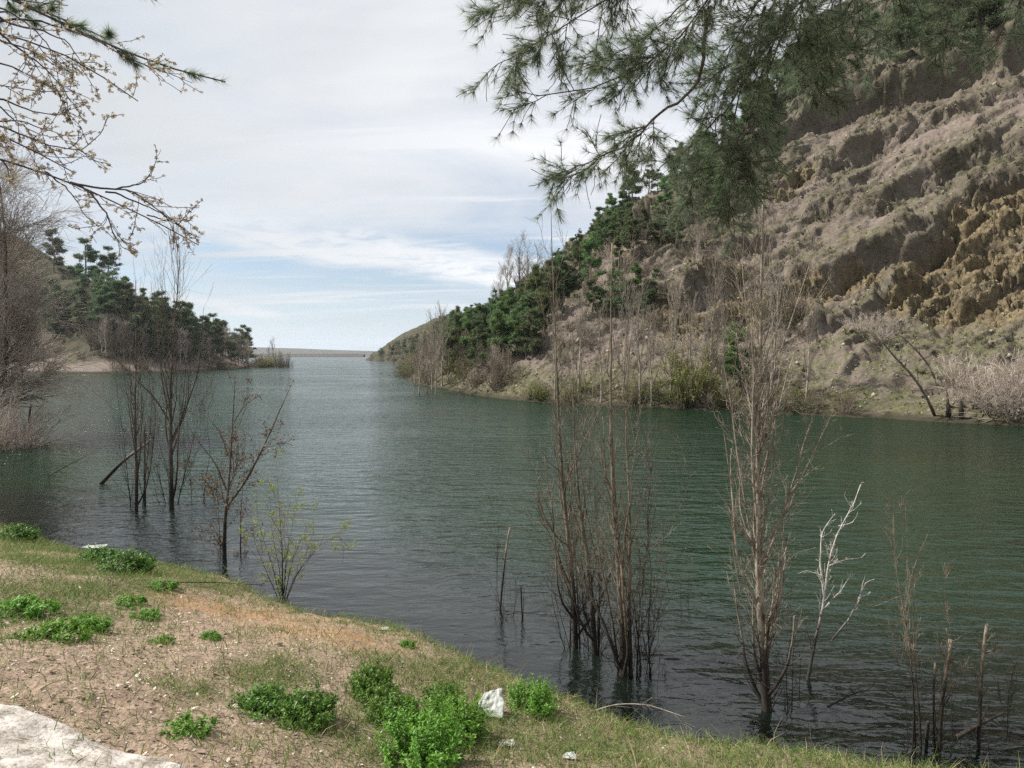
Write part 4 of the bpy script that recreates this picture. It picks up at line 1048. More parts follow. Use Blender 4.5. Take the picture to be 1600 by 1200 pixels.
# the large pale poplar at right
yb = at_z(1200, 1108)[1]
drowned('bare_poplar', 'large pale bare poplar right of centre with a thick trunk and dense upswept branches', T, G,
        [stem([(1200, 1110), (1192, 1020), (1186, 900), (1184, 760), (1187, 600), (1190, 420), (1192, 290)], .068)], 114, M['bark_pale'], 46, 320, 1100, 1.5, 26, .14, t0=.12, wig=.075,
        limbs=[(guide([(1188, 900), (1215, 830), (1240, 760), (1255, 700), (1290, 600)], yb), .016), (guide([(1187, 880), (1225, 800), (1265, 720), (1300, 650)], yb, -.3), .0135), (guide([(1185, 800), (1200, 700), (1225, 600), (1262, 480)], yb, .2), .0135),
               (guide([(1184, 900), (1165, 800), (1150, 700), (1135, 600), (1120, 540)], yb), .0135), (guide([(1186, 950), (1150, 880), (1140, 760), (1125, 660)], yb, -.2), .016), (guide([(1187, 700), (1200, 600), (1235, 500), (1268, 400), (1272, 330)], yb, .3), .011),
               (guide([(1186, 620), (1170, 520), (1160, 420), (1165, 340)], yb, .2), .009), (guide([(1188, 1010), (1160, 940), (1145, 860), (1150, 760)], yb, -.2), .008), (guide([(1187, 1020), (1215, 940), (1225, 850), (1230, 740)], yb, .2), .009),
               (guide([(1190, 1030), (1158, 1010), (1150, 1040), (1154, 1050)], yb, -.2), .010), (guide([(1186, 860), (1210, 740), (1212, 620), (1225, 520)], yb, -.3), .011), (guide([(1184, 840), (1172, 720), (1175, 600), (1172, 480)], yb, -.3), .016)])
drowned('flooded_shrub', 'dark thin stems in the water between the large pale poplar and the white dead tree', 'shrub', G,
        [stem([(1232, 1112), (1228, 1040), (1240, 980), (1235, 930)], .012), stem([(1240, 1110), (1242, 1020), (1250, 960), (1252, 930)], .012), stem([(1250, 1090), (1252, 1030), (1262, 990), (1258, 960)], .010), stem([(1228, 1100), (1218, 1030), (1210, 990)], .008)], 115, M['bark_dark'], 10, 30, 40, .5, 20, .1)
yd = at_z(1262, 1060)[1]
drowned('dead_tree', 'bleached white dead tree leaning right in the water, bare antler-like branches', T, G,
        [stem([(1262, 1062), (1272, 1010), (1288, 940), (1293, 880), (1310, 820), (1335, 790), (1345, 755)], .034)], 116, M['bark_white'], 14, 60, 90, .42, 34, .08, t0=.35,
        limbs=[(guide([(1288, 930), (1280, 880), (1283, 830), (1305, 800)], yd), .015), (guide([(1285, 900), (1262, 895), (1245, 900)], yd), .008), (guide([(1290, 950), (1315, 920), (1328, 895)], yd), .012),
               (guide([(1300, 1000), (1330, 960), (1350, 910), (1365, 905)], yd, -.2), .014), (guide([(1330, 960), (1345, 935), (1350, 900)], yd), .009), (guide([(1293, 885), (1320, 875), (1345, 870)], yd), .008), (guide([(1310, 822), (1330, 815), (1338, 800)], yd), .008)])
drowned('bare_shrub', 'brown bare shrub with tall forked stems just right of the white dead tree', 'shrub', G,
        [stem([(1424, 1172), (1428, 1100), (1420, 990), (1408, 930), (1395, 860), (1394, 800)], .014), stem([(1440, 1175), (1436, 1100), (1428, 1000), (1430, 915)], .022), stem([(1418, 1170), (1412, 1080), (1395, 1000), (1385, 960)], .009),
         stem([(1430, 1172), (1425, 1060), (1412, 960), (1418, 880), (1412, 790)], .010)], 117, M['bark_grey'], 26, 110, 200, .6, 24, .1, t0=.3,
        limbs=[(guide([(1425, 900), (1438, 865), (1455, 825)], 6.6), .008), (guide([(1420, 930), (1400, 935), (1375, 945), (1360, 950)], 6.6), .007)])
drowned('cut_stem', 'thick brown cut stem with a sawn slanted top at the bottom right', 'stump', 'cut stems at the bottom right', [stem([(1468, 1180), (1472, 1100), (1480, 1040), (1486, 1002)], .026), stem([(1462, 1176), (1460, 1080), (1464, 1035)], .012)], 118, M['bark_grey'], 12, 50, 70, .5, 30, .1, rt=.8)
drowned('cut_stem', 'short brown stub at the bottom edge in front of the thick cut stem', 'stump', 'cut stems at the bottom right', [(np.array([bank_hit(1448, 1192) - [0, 0, .1], at_y(1450, 1165, 5.9), at_y(1453, 1128, 5.9)]), .020)], 119, M['bark_grey'], 2, 4, 4, .2, 30, .1, rt=.8)
drowned('cut_stem', 'cut sapling with a crown of short forked stubs at the far bottom right', 'stump', 'cut stems at the bottom right', [stem([(1530, 1172), (1534, 1100), (1536, 1040), (1544, 975)], .021)], 120, M['bark_grey'], 12, 50, 70, .45, 40, .1, rt=.7,
        limbs=[(guide([(1537, 1020), (1552, 1012), (1556, 992)], 6.4), .014), (guide([(1537, 1018), (1530, 1005), (1526, 998)], 6.4), .012)])
drowned('bare_shrub', 'spindly grey shrub with one tall wavy stem between the two cut saplings', 'shrub', G,
        [stem([(1490, 1165), (1485, 1080), (1487, 980), (1470, 920), (1484, 880)], .008), stem([(1500, 1160), (1510, 1080), (1505, 1030)], .007), stem([(1575, 1150), (1572, 1090), (1590, 1030)], .008)], 121, M['bark_grey'], 26, 100, 160, .55, 28, .1)

def log(name, label, pts, r, bk, seed, cat='log', group=None, zfix=None, side=4, L=.3):
    P = np.array(pts); g = rs(seed)
    o = thing(name, tuple(P[0]), label, cat, group); Q = resample(P, 12)[None]; Rr = (r * np.linspace(1, .45, 12))[None]
    a = Tubes(); a.add(Q, Rr, 6); a.build('trunk', bk, o)
    P1, R1 = spawn(g, Q, Rr, side, .2, 1, L, 40, .05, 6, .12, .5); P2, R2 = spawn(g, P1, R1, side * 3, .2, 1, L * .5, 35, 0, 4, .15, .6)
    b = Tubes(); b.add(P1, R1, 4); b.add(P2, np.maximum(R2, .0015), 3); b.build('branches', bk, o); return o
p0 = at_z(153, 756); log('leaning_log', 'pale leaning log slanting out of the water behind the leftmost poplar', [p0 - [.2, 0, .3], at_y(190, 722, p0[1]), at_y(235, 688, p0[1] - .3)], .07, M['bark_pale'], 1)
p0 = at_z(76, 744); log('floating_branch', 'thin grey branch slanting low over the water at far left', [p0 - [.2, 0, .1], at_y(115, 722, p0[1]), at_y(165, 697, p0[1])], .018, M['bark_pale'], 2, 'branch')
p0 = at_z(46, 668); log('wooden_post', 'short dark wooden post standing in the water at far left', [p0 - [0, 0, .5], p0, at_y(46, 650, p0[1]), at_y(48, 631, p0[1])], .10, M['bark_dark'], 3, 'post', side=1, L=.05)
p0 = at_z(226, 790); log('cut_stem', 'upright dark snag post between the two leftmost poplars', [p0 - [0, 0, .4], at_y(226, 740, p0[1]), at_y(226, 662, p0[1])], .035, M['bark_dark'], 4, 'stump', 'snags at the left', side=2)
log('fallen_branch', 'bare fallen branch lying over the water between the dead tree and the brown shrub', [at_y(1292, 1105, 6.9), at_y(1340, 1080, 6.8), at_y(1380, 1078, 6.7), at_y(1425, 1078, 6.6)], .010, M['bark_grey'], 5, 'branch')
log('fallen_branch', 'grey fallen branch propped on the bank at the bottom right corner', [at_y(1495, 1152, 6.3), at_y(1530, 1132, 6.3), at_y(1568, 1114, 6.4)], .022, M['bark_pale'], 6, 'branch')
q = [bank_hit(u, v) + [0, 0, z] for u, v, z in ((1110, 1172, .02), (1150, 1118, .12), (1220, 1100, .2))]
log('fallen_branch', 'thin dry arching twig over the grass below the bare trio', [at_y(925, 1112, 6.6), at_y(960, 1100, 6.6), at_y(1010, 1100, 6.6), at_y(1075, 1122, 6.4)], .007, M['bark_twig'], 7, 'branch')
q = [bank_hit(u, v) + [0, 0, z] for u, v, z in ((262, 888, .05), (310, 886, .14), (345, 892, .16), (372, 912, .03))]
log('fallen_branch', 'pale arched stick lying on the grass left of the budding willow', q, .008, M['bark_pale'], 8, 'branch', 'pale sticks beside the willow')
q = [bank_hit(u, v) + [0, 0, z] for u, v, z in ((275, 914, .04), (340, 915, .05), (415, 918, .04))]
log('fallen_branch', 'straight pale stick lying towards the foot of the budding willow', q, .010, M['bark_pale'], 9, 'branch', 'pale sticks beside the willow')
q = [bank_hit(u, v) + [0, 0, z] for u, v, z in ((168, 918, .03), (185, 905, .14), (210, 880, .34))]
log('fallen_branch', 'short dark twig sticking up from the grass at left', q, .007, M['bark_dark'], 10, 'branch')
# far bank: leaning tree, stumps, washed-up branch
def farlog(name, label, pts, r, bk, seed, cat, group=None, side=6, L=1.2):
    h = cast(*pts[0]); y = h[1] - .2
    return log(name, label, [h - [0, 0, .2]] + [at_y(u, v, y) for u, v in pts[1:]], r, bk, seed, cat, group, side=side, L=L)
farlog('leaning_tree', 'dark bare tree leaning left over the far bank at right', [(1462, 648), (1448, 620), (1425, 585), (1395, 555), (1372, 525)], .09, M['bark_grey'], 11, 'tree', side=14, L=1.6)
farlog('leaning_tree', 'smaller thin leaning tree behind the large leaning one on the right bank', [(1462, 590), (1450, 568), (1430, 545), (1405, 522)], .07, M['bark_grey'], 12, 'tree', side=8, L=1.0)
farlog('tree_stump', 'black stump at the right waterline, left of the pair', [(1482, 650), (1482, 640), (1480, 622)], .16, M['bark_dark'], 13, 'stump', 'stumps at the right waterline', 2, .3)
farlog('tree_stump', 'black stump at the right waterline, right of the pair', [(1502, 652), (1502, 640), (1500, 624)], .18, M['bark_dark'], 14, 'stump', 'stumps at the right waterline', 2, .3)
wb = at_z(1428, 652) + [0, 0, .9]
wr = thing('washed_up_branch', tuple(wb), 'bleached dead branch spread like a fan at the right waterline', 'branch')
gg = rs(15); n = 16; P = np.zeros((n, 7, 3)); q = np.tile(wb, (n, 1)); d = norm(np.stack([gg.uniform(-1.3, 1.2, n), gg.uniform(-.6, .2, n), gg.uniform(-.5, .1, n)], 1))
for k in range(7): P[:, k] = q; d = norm(d + gg.normal(size=(n, 3)) * .12 + [0, 0, -.12]); q = q + d * .24 * gg.uniform(.7, 1.2, (n, 1))
Rr = np.linspace(.035, .01, 7)[None].repeat(n, 0); P2, R2 = spawn(gg, P, Rr, 70, .3, 1, .6, 35, -.05, 5, .15)
b = Tubes(); b.add(P, Rr, 4); b.add(P2, np.maximum(R2, .007), 3); b.build('branches', M['bark_white'], wr)

# big feathery pink-grey tree at the left edge
g2 = rs(40); tb = at_z(-25, 690); tb[2] = -.5
root = thing('feathery_tree', tuple(tb), 'large feathery pinkish grey bare tree filling the left edge, trunk in the water', 'tree')
tp = resample(np.array([tb, at_y(-12, 620, 30.5), at_y(-15, 500, 30.5), at_y(-60, 380, 30.5), at_y(-70, 280, 30.5)]), 14)[None]; tr_ = (np.linspace(.22, .05, 14))[None]
tp2 = resample(np.array([tb, at_y(12, 560, 30), at_y(8, 470, 30), at_y(10, 380, 30), at_y(0, 290, 30)]), 14)[None]
tp = np.concatenate([tp, tp2]); tr_ = np.concatenate([tr_, tr_ * .6])
a = Tubes(); a.add(tp, tr_, 6); a.build('trunk', M['bark_dark'], root)
P1, R1 = spawn(g2, tp, tr_, 110, .12, 1, 2.9, 45, .09, 8, .1, .5, .2, .35)
P2, R2 = spawn(g2, P1, R1, 1500, .1, 1, 2.3, 32, .03, 7, .1, .5, .3, .3, drop=.12)
P3_, R3 = spawn(g2, P2, R2, 16000, .05, 1, .9, 28, 0, 5, .12, .6, .4, .3, drop=.12)
b = Tubes(); b.add(P1, R1, 4); b.add(P2, np.maximum(R2, .006), 3); b.add(P3_, np.maximum(R3, .006), 3); b.build('branches', M['bark_pink'], root)
for (u, v, h) in ((5, 690, 3.2), (28, 700, 2.2), (-20, 700, 3.4)):
    p = at_z(u, v); p[2] = -.2; place(shrubs[1], 0, 0, h, 'brushy bare shrub in the water under the feathery tree at left', 'brushy shrubs under the feathery tree', random.Random(int(u)), pos=p)

# ------------------------------------------------------------------ near bank: herbs, grass, litter
def make_weed(seed, nst, h, rad, name='leafy_weed', mk='weed', lf=1.0):
    g = rs(seed); root = thing(name, (0, 0, 0), 'x', 'plant')
    a = g.uniform(0, 6.283, nst); r = rad * np.sqrt(g.uniform(0, 1, nst))
    q = np.stack([np.cos(a) * r * .75, np.sin(a) * r * .75, np.full(nst, -.03)], 1); K = 6; P = np.zeros((nst, K, 3))
    lean = r / rad; d = norm(np.stack([np.cos(a) * lean * .55, np.sin(a) * lean * .55, np.ones(nst)], 1) + g.normal(size=(nst, 3)) * .12)
    L = h * (1.05 - .45 * lean ** 2) * g.uniform(.75, 1.15, nst)
    for k in range(K): P[:, k] = q; d = norm(d + g.normal(size=(nst, 3)) * .07); q = q + d * (L / (K - 1))[:, None]
    b = Tubes(); b.add(P, np.linspace(.0022, .0012, K)[None].repeat(nst, 0), 3); b.build('stems', M['weed'], root)
    # leaves: folded ovate blades set around each stem, smaller at the tip
    per = 30; n = nst * per; i = np.repeat(np.arange(nst), per); t_ = g.uniform(.18, 1, n); x = t_ * (K - 1); k = np.minimum(x.astype(int), K - 2); f = (x - k)[:, None]
    c = P[i, k] * (1 - f) + P[i, k + 1] * f; T_ = norm(P[i, k + 1] - P[i, k])
    qq = g.normal(size=(n, 3)); qq = norm(qq - (qq * T_).sum(1, keepdims=True) * T_)
    D = norm(qq + T_ * g.uniform(.1, 1.1, (n, 1))); Ln = lf * g.uniform(.026, .050, n) * (1.15 - .5 * t_); W_ = Ln * g.uniform(.32, .48, n)
    S_ = norm(np.cross(D, T_ + g.normal(size=(n, 3)) * .3)); N_ = norm(np.cross(S_, D))
    m1 = c + D * (Ln * .45)[:, None]
    V = np.stack([c, m1 + S_ * (W_ / 2)[:, None] + N_ * (W_ * .15)[:, None], m1 - N_ * (Ln * .02)[:, None], m1 - S_ * (W_ / 2)[:, None] + N_ * (W_ * .15)[:, None], c + D * Ln[:, None] - N_ * (Ln * .15)[:, None]], 1).reshape(-1, 3)
    o = (np.arange(n) * 5)[:, None]; Fc = np.concatenate([o + np.array([0, 1, 2]), o + np.array([0, 2, 3]), o + np.array([1, 4, 2]), o + np.array([2, 4, 3])])
    mesh_np('leaves', V, Fc, 3, M[mk], root, smooth=False)
    return root
weeds = [make_weed(51, 135, .36, .24), make_weed(52, 100, .27, .26, mk='weed_dark', lf=1.25), make_weed(53, 60, .11, .24), make_weed(54, 40, .10, .13)]
wused = set()
def weed(k, u, v, s, label, group='leafy green weeds on the near bank', sz=1.0):
    p = bank_hit(u, v); src = weeds[k]
    if k not in wused:
        wused.add(k); o = src; o.location = p; o.scale = (s, s, s * sz); o['label'] = label; o['group'] = group; return o
    return dup(src, p, (u * .37) % 6.28, (s * 1.1, s * 1.1, s * sz * 1.1), label, group)
weed(0, 662, 1190, 1.15, 'largest bright green bushy weed, at the bottom centre edge')
weed(0, 712, 1150, .95, 'bushy green weed merging into the right side of the largest one')
weed(1, 622, 1132, .9, 'loose green weed between the largest clump and the upright dark bush', sz=1.0)
weed(1, 580, 1085, .78, 'upright dark green bush above the loose weed, centre bottom', sz=1.35)
weed(1, 598, 1105, .7, 'low green weed skirting the foot of the upright dark bush')
weed(0, 832, 1112, .85, 'bright green bushy weed just right of the crumpled white plastic')
weed(1, 690, 1100, .7, 'loose green weed left of the crumpled white plastic')
weed(1, 408, 1112, .8, 'dense dark green weed, left half of the pair beside the pale stone', sz=.8)
weed(1, 478, 1128, .85, 'dense green weed, right half of the pair beside the pale stone', sz=1.1)
weed(3, 250, 1006, .95, 'small round green weed alone on the bare soil at left centre')
weed(3, 328, 998, .8, 'small upright green weed right of the small round one')
weed(2, 290, 1140, .85, 'flat creeping green weed near the pale concrete edge')
weed(2, 28, 960, 1.5, 'dense low green mat of weed at the left edge')
weed(2, 78, 1000, 1.35, 'low green weed mat just below right of the left-edge mat')
weed(2, 125, 985, 1.2, 'green weed mat at the right end of the left mats')
weed(1, 26, 845, 1.2, 'bright green tuft on the shore at the far left')
weed(1, 152, 880, 1.0, 'green weed tuft on the shore below the floating white scrap')
weed(1, 196, 895, 1.3, 'wide green weed on the left shore, right of the floating scrap')
weed(2, 250, 920, 1.1, 'low green weed above the bare orange soil')
weed(2, 200, 945, 1.0, 'low grey green weed between the left mats and the orange soil')
weed(2, 225, 965, .8, 'low grey green weed at the left rim of the orange soil')
weed(3, 635, 1010, .8, 'small weed by the shore right of the promontory')
weed(3, 95, 985, .7, 'tiny weed sprig among the left mats')
weed(3, 20, 1150, .0001, 'x') if False else None

# scatter positions over the visible near bank
gs = rs(77)
def scatter(n, xr, yr, dens):
    Q = np.stack([gs.uniform(*xr, n), gs.uniform(*yr, n)], 1); d = bank_d(Q)
    k = dens(Q, d) > gs.uniform(0, 1, n); Q = Q[k]; return Q, np.concatenate([Q, bank_z(Q)[:, None]], 1), d[k]
def dens_g(Q, d):
    gm = blob(Q, GREENS, .75); om = blob(Q, ORANGE, .8); nz = fbm(np.concatenate([Q * 1.6, Q[:, :1] * 0], 1), 3, seed=44)
    edge = np.exp(-((d - .15) / .45) ** 2) * (d > -.15)
    right = sstep(Q[:, 0], -.6, 1.4) * np.exp(-(d / 1.1) ** 2)
    return np.where((d > -.12) & (d < 7), np.clip((edge * .8 + gm * 1.3 + right * .95) * (1 - .9 * om) + .14 + .8 * np.clip(nz, 0, 1), 0, 1) * sstep(nz, -.6, .15), 0)
Q, P, d = scatter(420000, (-12.5, 6.5), (2.6, 14), dens_g)
n = len(P); far_ = np.linalg.norm(P[:, :2], axis=1)
D = norm(np.stack([gs.normal(0, .45, n), gs.normal(0, .45, n), np.ones(n)], 1))
V, Fc = strips(P - [0, 0, .01], D, gs.uniform(.05, .16, n) * (1 + .6 * (gs.uniform(0, 1, n) > .9)), gs.uniform(.003, .0075, n), gs, .5, 2)
o = mesh_np('grass', V, Fc, 3, M['grass'], smooth=False); tag(o, 'short green grass growing over the near bank', 'grass', kind='stuff')
def dens_s(Q, d):
    nz = fbm(np.concatenate([Q * 1.1, Q[:, :1] * 0], 1), 3, seed=45); om = blob(Q, ORANGE, .7)
    edge = np.exp(-((d - .1) / .35) ** 2) * (d > -.2) * sstep(Q[:, 0], -2, 0)
    return np.where((d > -.15) & (d < 7), np.clip(edge * .9 + .10 + .4 * np.clip(nz, 0, 1), 0, 1) * (1 - .8 * om), 0)
Q, P, d = scatter(130000, (-12.5, 6.5), (2.6, 14), dens_s); n = len(P)
D = norm(np.stack([gs.normal(0, 1, n), gs.normal(0, 1, n), np.abs(gs.normal(0, .6, n)) + .12], 1))
V, Fc = strips(P - [0, 0, .004], D, gs.uniform(.04, .16, n), gs.uniform(.002, .0045, n), gs, .4, 2)
o = mesh_np('straw', V, Fc, 3, M['straw'], smooth=False); tag(o, 'dry straw lying and standing among the grass', 'straw', kind='stuff')
# small broad-leaved sprigs growing through the grass
def dens_h(Q, d):
    nz = fbm(np.concatenate([Q * 2.1, Q[:, :1] * 0], 1), 3, seed=48); gm = blob(Q, GREENS, .7)
    return np.where((d > .0) & (d < 6.5), np.clip(.12 + .9 * gm + .5 * (Q[:, 0] > .5), 0, 1) * sstep(nz, .0, .3) * (1 - blob(Q, ORANGE, .6)), 0)
Q, P, d = scatter(6500, (-12.5, 6.5), (2.8, 14), dens_h); per = 14; n = len(P) * per
c = np.repeat(P, per, 0) + gs.normal(0, .022, (n, 3)); c[:, 2] = np.repeat(P[:, 2], per) + gs.uniform(0, .05, n)
D = norm(np.stack([gs.normal(0, 1, n), gs.normal(0, 1, n), gs.uniform(.1, 1.1, n)], 1)); Ln = gs.uniform(.014, .034, n); W_ = Ln * .42
S_ = norm(np.cross(D, np.array([0, 0, 1.]) + gs.normal(0, .3, (n, 3)))); m1 = c + D * (Ln * .5)[:, None]
V = np.stack([c, m1 + S_ * (W_ / 2)[:, None], c + D * Ln[:, None], m1 - S_ * (W_ / 2)[:, None]], 1).reshape(-1, 3); o_ = (np.arange(n) * 4)[:, None]
o = mesh_np('ground_herbs', V, np.concatenate([o_ + [0, 1, 2], o_ + [0, 2, 3]]), 3, M['weed_dark'], smooth=False); tag(o, 'small broad leaved sprigs growing through the bank grass', 'ground cover', kind='stuff')
# taller pale stalks along the water's edge at the lower right
Q, P, d = scatter(5000, (-1.5, 6.5), (4, 9), lambda Q, d: np.exp(-((d - .05) / .16) ** 2) * .5); n = len(P)
D = norm(np.stack([gs.normal(0, .35, n), gs.normal(0, .35, n), np.ones(n)], 1))
V, Fc = strips(P - [0, 0, .01], D, gs.uniform(.12, .34, n), gs.uniform(.0025, .005, n), gs, .35, 2)
o = mesh_np('dry_stalks', V, Fc, 3, M['drygrass'], smooth=False); tag(o, 'tall dry stalks along the water edge at right', 'dry grass', kind='stuff')
# leaf and bark litter: little curled chips
Q, P, d = scatter(42000, (-7, 5), (2.6, 10), lambda Q, d: np.where(d > .1, (.25 + .75 * sstep(d, .6, 3.0)) * (1 - .75 * blob(Q, ORANGE, .75)) * (1 - .5 * blob(Q, GREENS, .6)), 0)); n = len(P)
a = gs.uniform(0, 6.283, n); L_ = gs.uniform(.006, .020, n) * (1 + 1.0 * (gs.uniform(0, 1, n) > .96)); tl = gs.normal(0, .35, (n, 2))
ax = norm(np.stack([np.cos(a), np.sin(a), tl[:, 0]], 1)) * L_[:, None]; bx_ = norm(np.stack([-np.sin(a), np.cos(a), tl[:, 1]], 1)) * (L_ * gs.uniform(.3, .7, n))[:, None]
P = P + [0, 0, .006]; up_ = np.array([0, 0, 1.]) * (L_ * .3)[:, None]
V = np.stack([P - ax, P + bx_ + up_ * gs.uniform(-.3, 1, (n, 1)), P + ax, P - bx_ + up_ * gs.uniform(-.3, 1, (n, 1))], 1).reshape(-1, 3)
o_ = (np.arange(n) * 4)[:, None]; Fc = np.concatenate([o_ + [0, 1, 2], o_ + [0, 2, 3]])
o = mesh_np('leaf_litter', V, Fc, 3, M['chips'], smooth=False); tag(o, 'dead leaves and bark chips strewn over the near bank', 'leaf litter', kind='stuff')

def rock(name, pos, size, mat, seed, label, cat, group=None, sq=(1, 1, .5)):
    import bmesh
    bm = bmesh.new(); bmesh.ops.create_icosphere(bm, subdivisions=3, radius=1)
    V = np.array([v.co[:] for v in bm.verts]); F_ = [[v.index for v in f.verts] for f in bm.faces]; bm.free()
    V = V * (1 + .35 * fbm(V * 1.1 + seed, 3, seed=seed)[:, None]) * size * np.array(sq)
    V = np.where(np.abs(V) > .72 * size, V * .9, V)
    o = mesh_np(name, V, F_, 3, mat, smooth=False); o.location = pos; tag(o, label, cat, group); return o
m, t = mat_new('pale_stone'); gp = t.n('ShaderNodeNewGeometry').outputs['Position']; n_ = t.noise(gp, 30, 5, .6)
p = principled(t, t.mix(n_, (.34, .30, .26), (.60, .56, .50)), .9, n_, .4, .01); t.L.new(p.outputs[0], t.out.inputs[0]); M['stone'] = m
m, t = mat_new('lake_stone'); gp = t.n('ShaderNodeNewGeometry').outputs['Position']; n_ = t.noise(gp, 14, 5, .6)
p = principled(t, t.mix(n_, (.09, .085, .05), (.25, .23, .13)), .7, n_, .4, .01); t.L.new(p.outputs[0], t.out.inputs[0]); M['wetstone'] = m
rock('stone', bank_hit(371, 1106) + [0, 0, .01], .038, M['stone'], 1, 'pale flat stone left of the dark green weed pair', 'stone', sq=(1.3, .8, .45))
for i, (u, v, s, lb) in enumerate([(1075, 1098, .16, 'drowned rock under shallow water, left of the yellow shallows'), (1110, 1132, .12, 'drowned rock nearest the grass in the yellow shallows'), (1050, 1110, .10, 'small drowned rock furthest left in the yellow shallows'), (1140, 1105, .13, 'drowned rock in the middle of the yellow shallows')]):
    c = at_z(u, v); c[2] = -.03 - s * .62; rock('stone', c, s, M['wetstone'], 10 + i, lb, 'rock', 'rocks in the shallows')
# crumpled plastic sheet and scraps
m, t = mat_new('dirty_white_plastic'); gp = t.n('ShaderNodeNewGeometry').outputs['Position']; n_ = t.noise(gp, 22, 5, .6)
p = principled(t, t.mix(t.ramp(n_, .4, .7), (.38, .40, .37), (.20, .19, .16)), .42, t.noise(gp, 45, 4, .6), .5, .01, .4); t.L.new(p.outputs[0], t.out.inputs[0]); M['plastic'] = m
def sheet(u, v, w_, h_, seed, label, poly=None, tilt=.5, name='plastic_sheet', cat='plastic sheet', group=None, lift=.02):
    c = bank_hit(u, v); N = 22; a, b = np.meshgrid(np.linspace(-1, 1, N), np.linspace(-1, 1, N)); a = a.ravel(); b = b.ravel()
    xx = a * w_ * (1 - .35 * (b > 0) * b) + .12 * w_ * b; yy = b * h_ * (1 + .2 * a)
    P = np.stack([xx, yy * math.cos(tilt), yy * math.sin(tilt)], 1)
    f = fbm(np.stack([a * 1.5, b * 1.5, a * 0 + seed], 1), 4, .55, seed=seed, ridged=True)
    P += np.array([0, -math.sin(tilt), math.cos(tilt)]) * (f * .25 * min(w_, h_))[:, None]
    P[:, 2] += h_ * math.sin(tilt) + lift
    o = mesh_np(name, P, grid_faces(N, N), 4, M['plastic']); o.location = c; tag(o, label, cat, group)
    md = o.modifiers.new('thick', 'SOLIDIFY'); md.thickness = .003; return o
sheet(768, 1114, .12, .125, 3, 'crumpled dirty white plastic sheet lying in the grass between two green weeds', tilt=.55)
sheet(600, 985, .07, .03, 5, 'small white scrap at the water edge right of the promontory', tilt=.2, name='plastic_scrap', cat='litter', group='white scraps')
sheet(890, 1186, .05, .03, 6, 'small torn white scrap near the bottom edge, lower right of the plastic sheet', tilt=.3, name='plastic_scrap', cat='litter', group='white scraps')
sheet(792, 1166, .07, .03, 7, 'white scrap half hidden in the grass below the crumpled sheet', tilt=.3, name='plastic_scrap', cat='litter', group='white scraps')
o = sheet(152, 872, .22, .10, 8, 'flat white scrap floating at the water edge on the left', tilt=.02, name='plastic_scrap', cat='litter', group='white scraps'); o.location = at_z(150, 856, .0)
sheet(437, 1010, .03, .02, 9, 'tiny dark fleck of litter on the orange soil', tilt=.3, name='plastic_scrap', cat='litter', group='white scraps').data.materials[0] = M['bark_dark']

# concrete slab at the lower left corner
edge = [(-180, 1085), (-60, 1090), (0, 1098), (40, 1106), (90, 1128), (140, 1150), (180, 1172), (240, 1186), (310, 1200), (400, 1240)]
E = np.array([bank_hit(u, min(v, 1199)) for u, v in edge[:9]]); E = np.concatenate([E, [[-1.7, 3.0, 0], [-1.6, 1.6, 0]]])[:, :2]
xs = np.arange(-6.5, -1.0, .03); ys_ = np.arange(1.0, 5.2, .03); X, Y = np.meshgrid(xs, ys_); Q = np.stack([X.ravel(), Y.ravel()], 1)
E2 = np.concatenate([[[-8, E[0][1] + .1]], E]); dd, sg, _ = dist_poly(Q, E2); dd = dd * sg
P3q = np.concatenate([Q, Q[:, :1] * 0], 1); dd = dd + .09 * fbm(P3q * 3, 5, .65, seed=33)
Zc = bank_z(Q, False) + .10 * sstep(dd, -.02, .07) - .06 + .014 * fbm(P3q * 9, 4, .6, seed=34) + .03 * fbm(P3q * 2, 3, seed=35)
Fa = grid_faces(len(xs), len(ys_)); keep = (dd[Fa] > -.05).all(1)
m, t = mat_new('weathered_concrete'); gp = t.n('ShaderNodeNewGeometry').outputs['Position']
a_ = t.noise(gp, 5, 6, .7); b_ = t.noise(gp, 45, 5, .75)
cc = t.mix(t.ramp(a_, .35, .65), (.30, .27, .235), (.62, .58, .53)); cc = t.mix(t.ramp(t.math('ADD', t.math('MULTIPLY', b_, .6), t.math('MULTIPLY', a_, .4)), .52, .38, 0, .9), cc, (.17, .13, .10))
p = principled(t, cc, .95, t.math('ADD', t.math('MULTIPLY', b_, .6), a_), .8, .02, .2); t.L.new(p.outputs[0], t.out.inputs[0]); M['concrete'] = m
o = mesh_np('concrete_slab', np.concatenate([Q, Zc[:, None]], 1), Fa[keep], 4, M['concrete']); tag(o, 'rough weathered pale concrete slab edge in the bottom left corner', 'concrete slab')

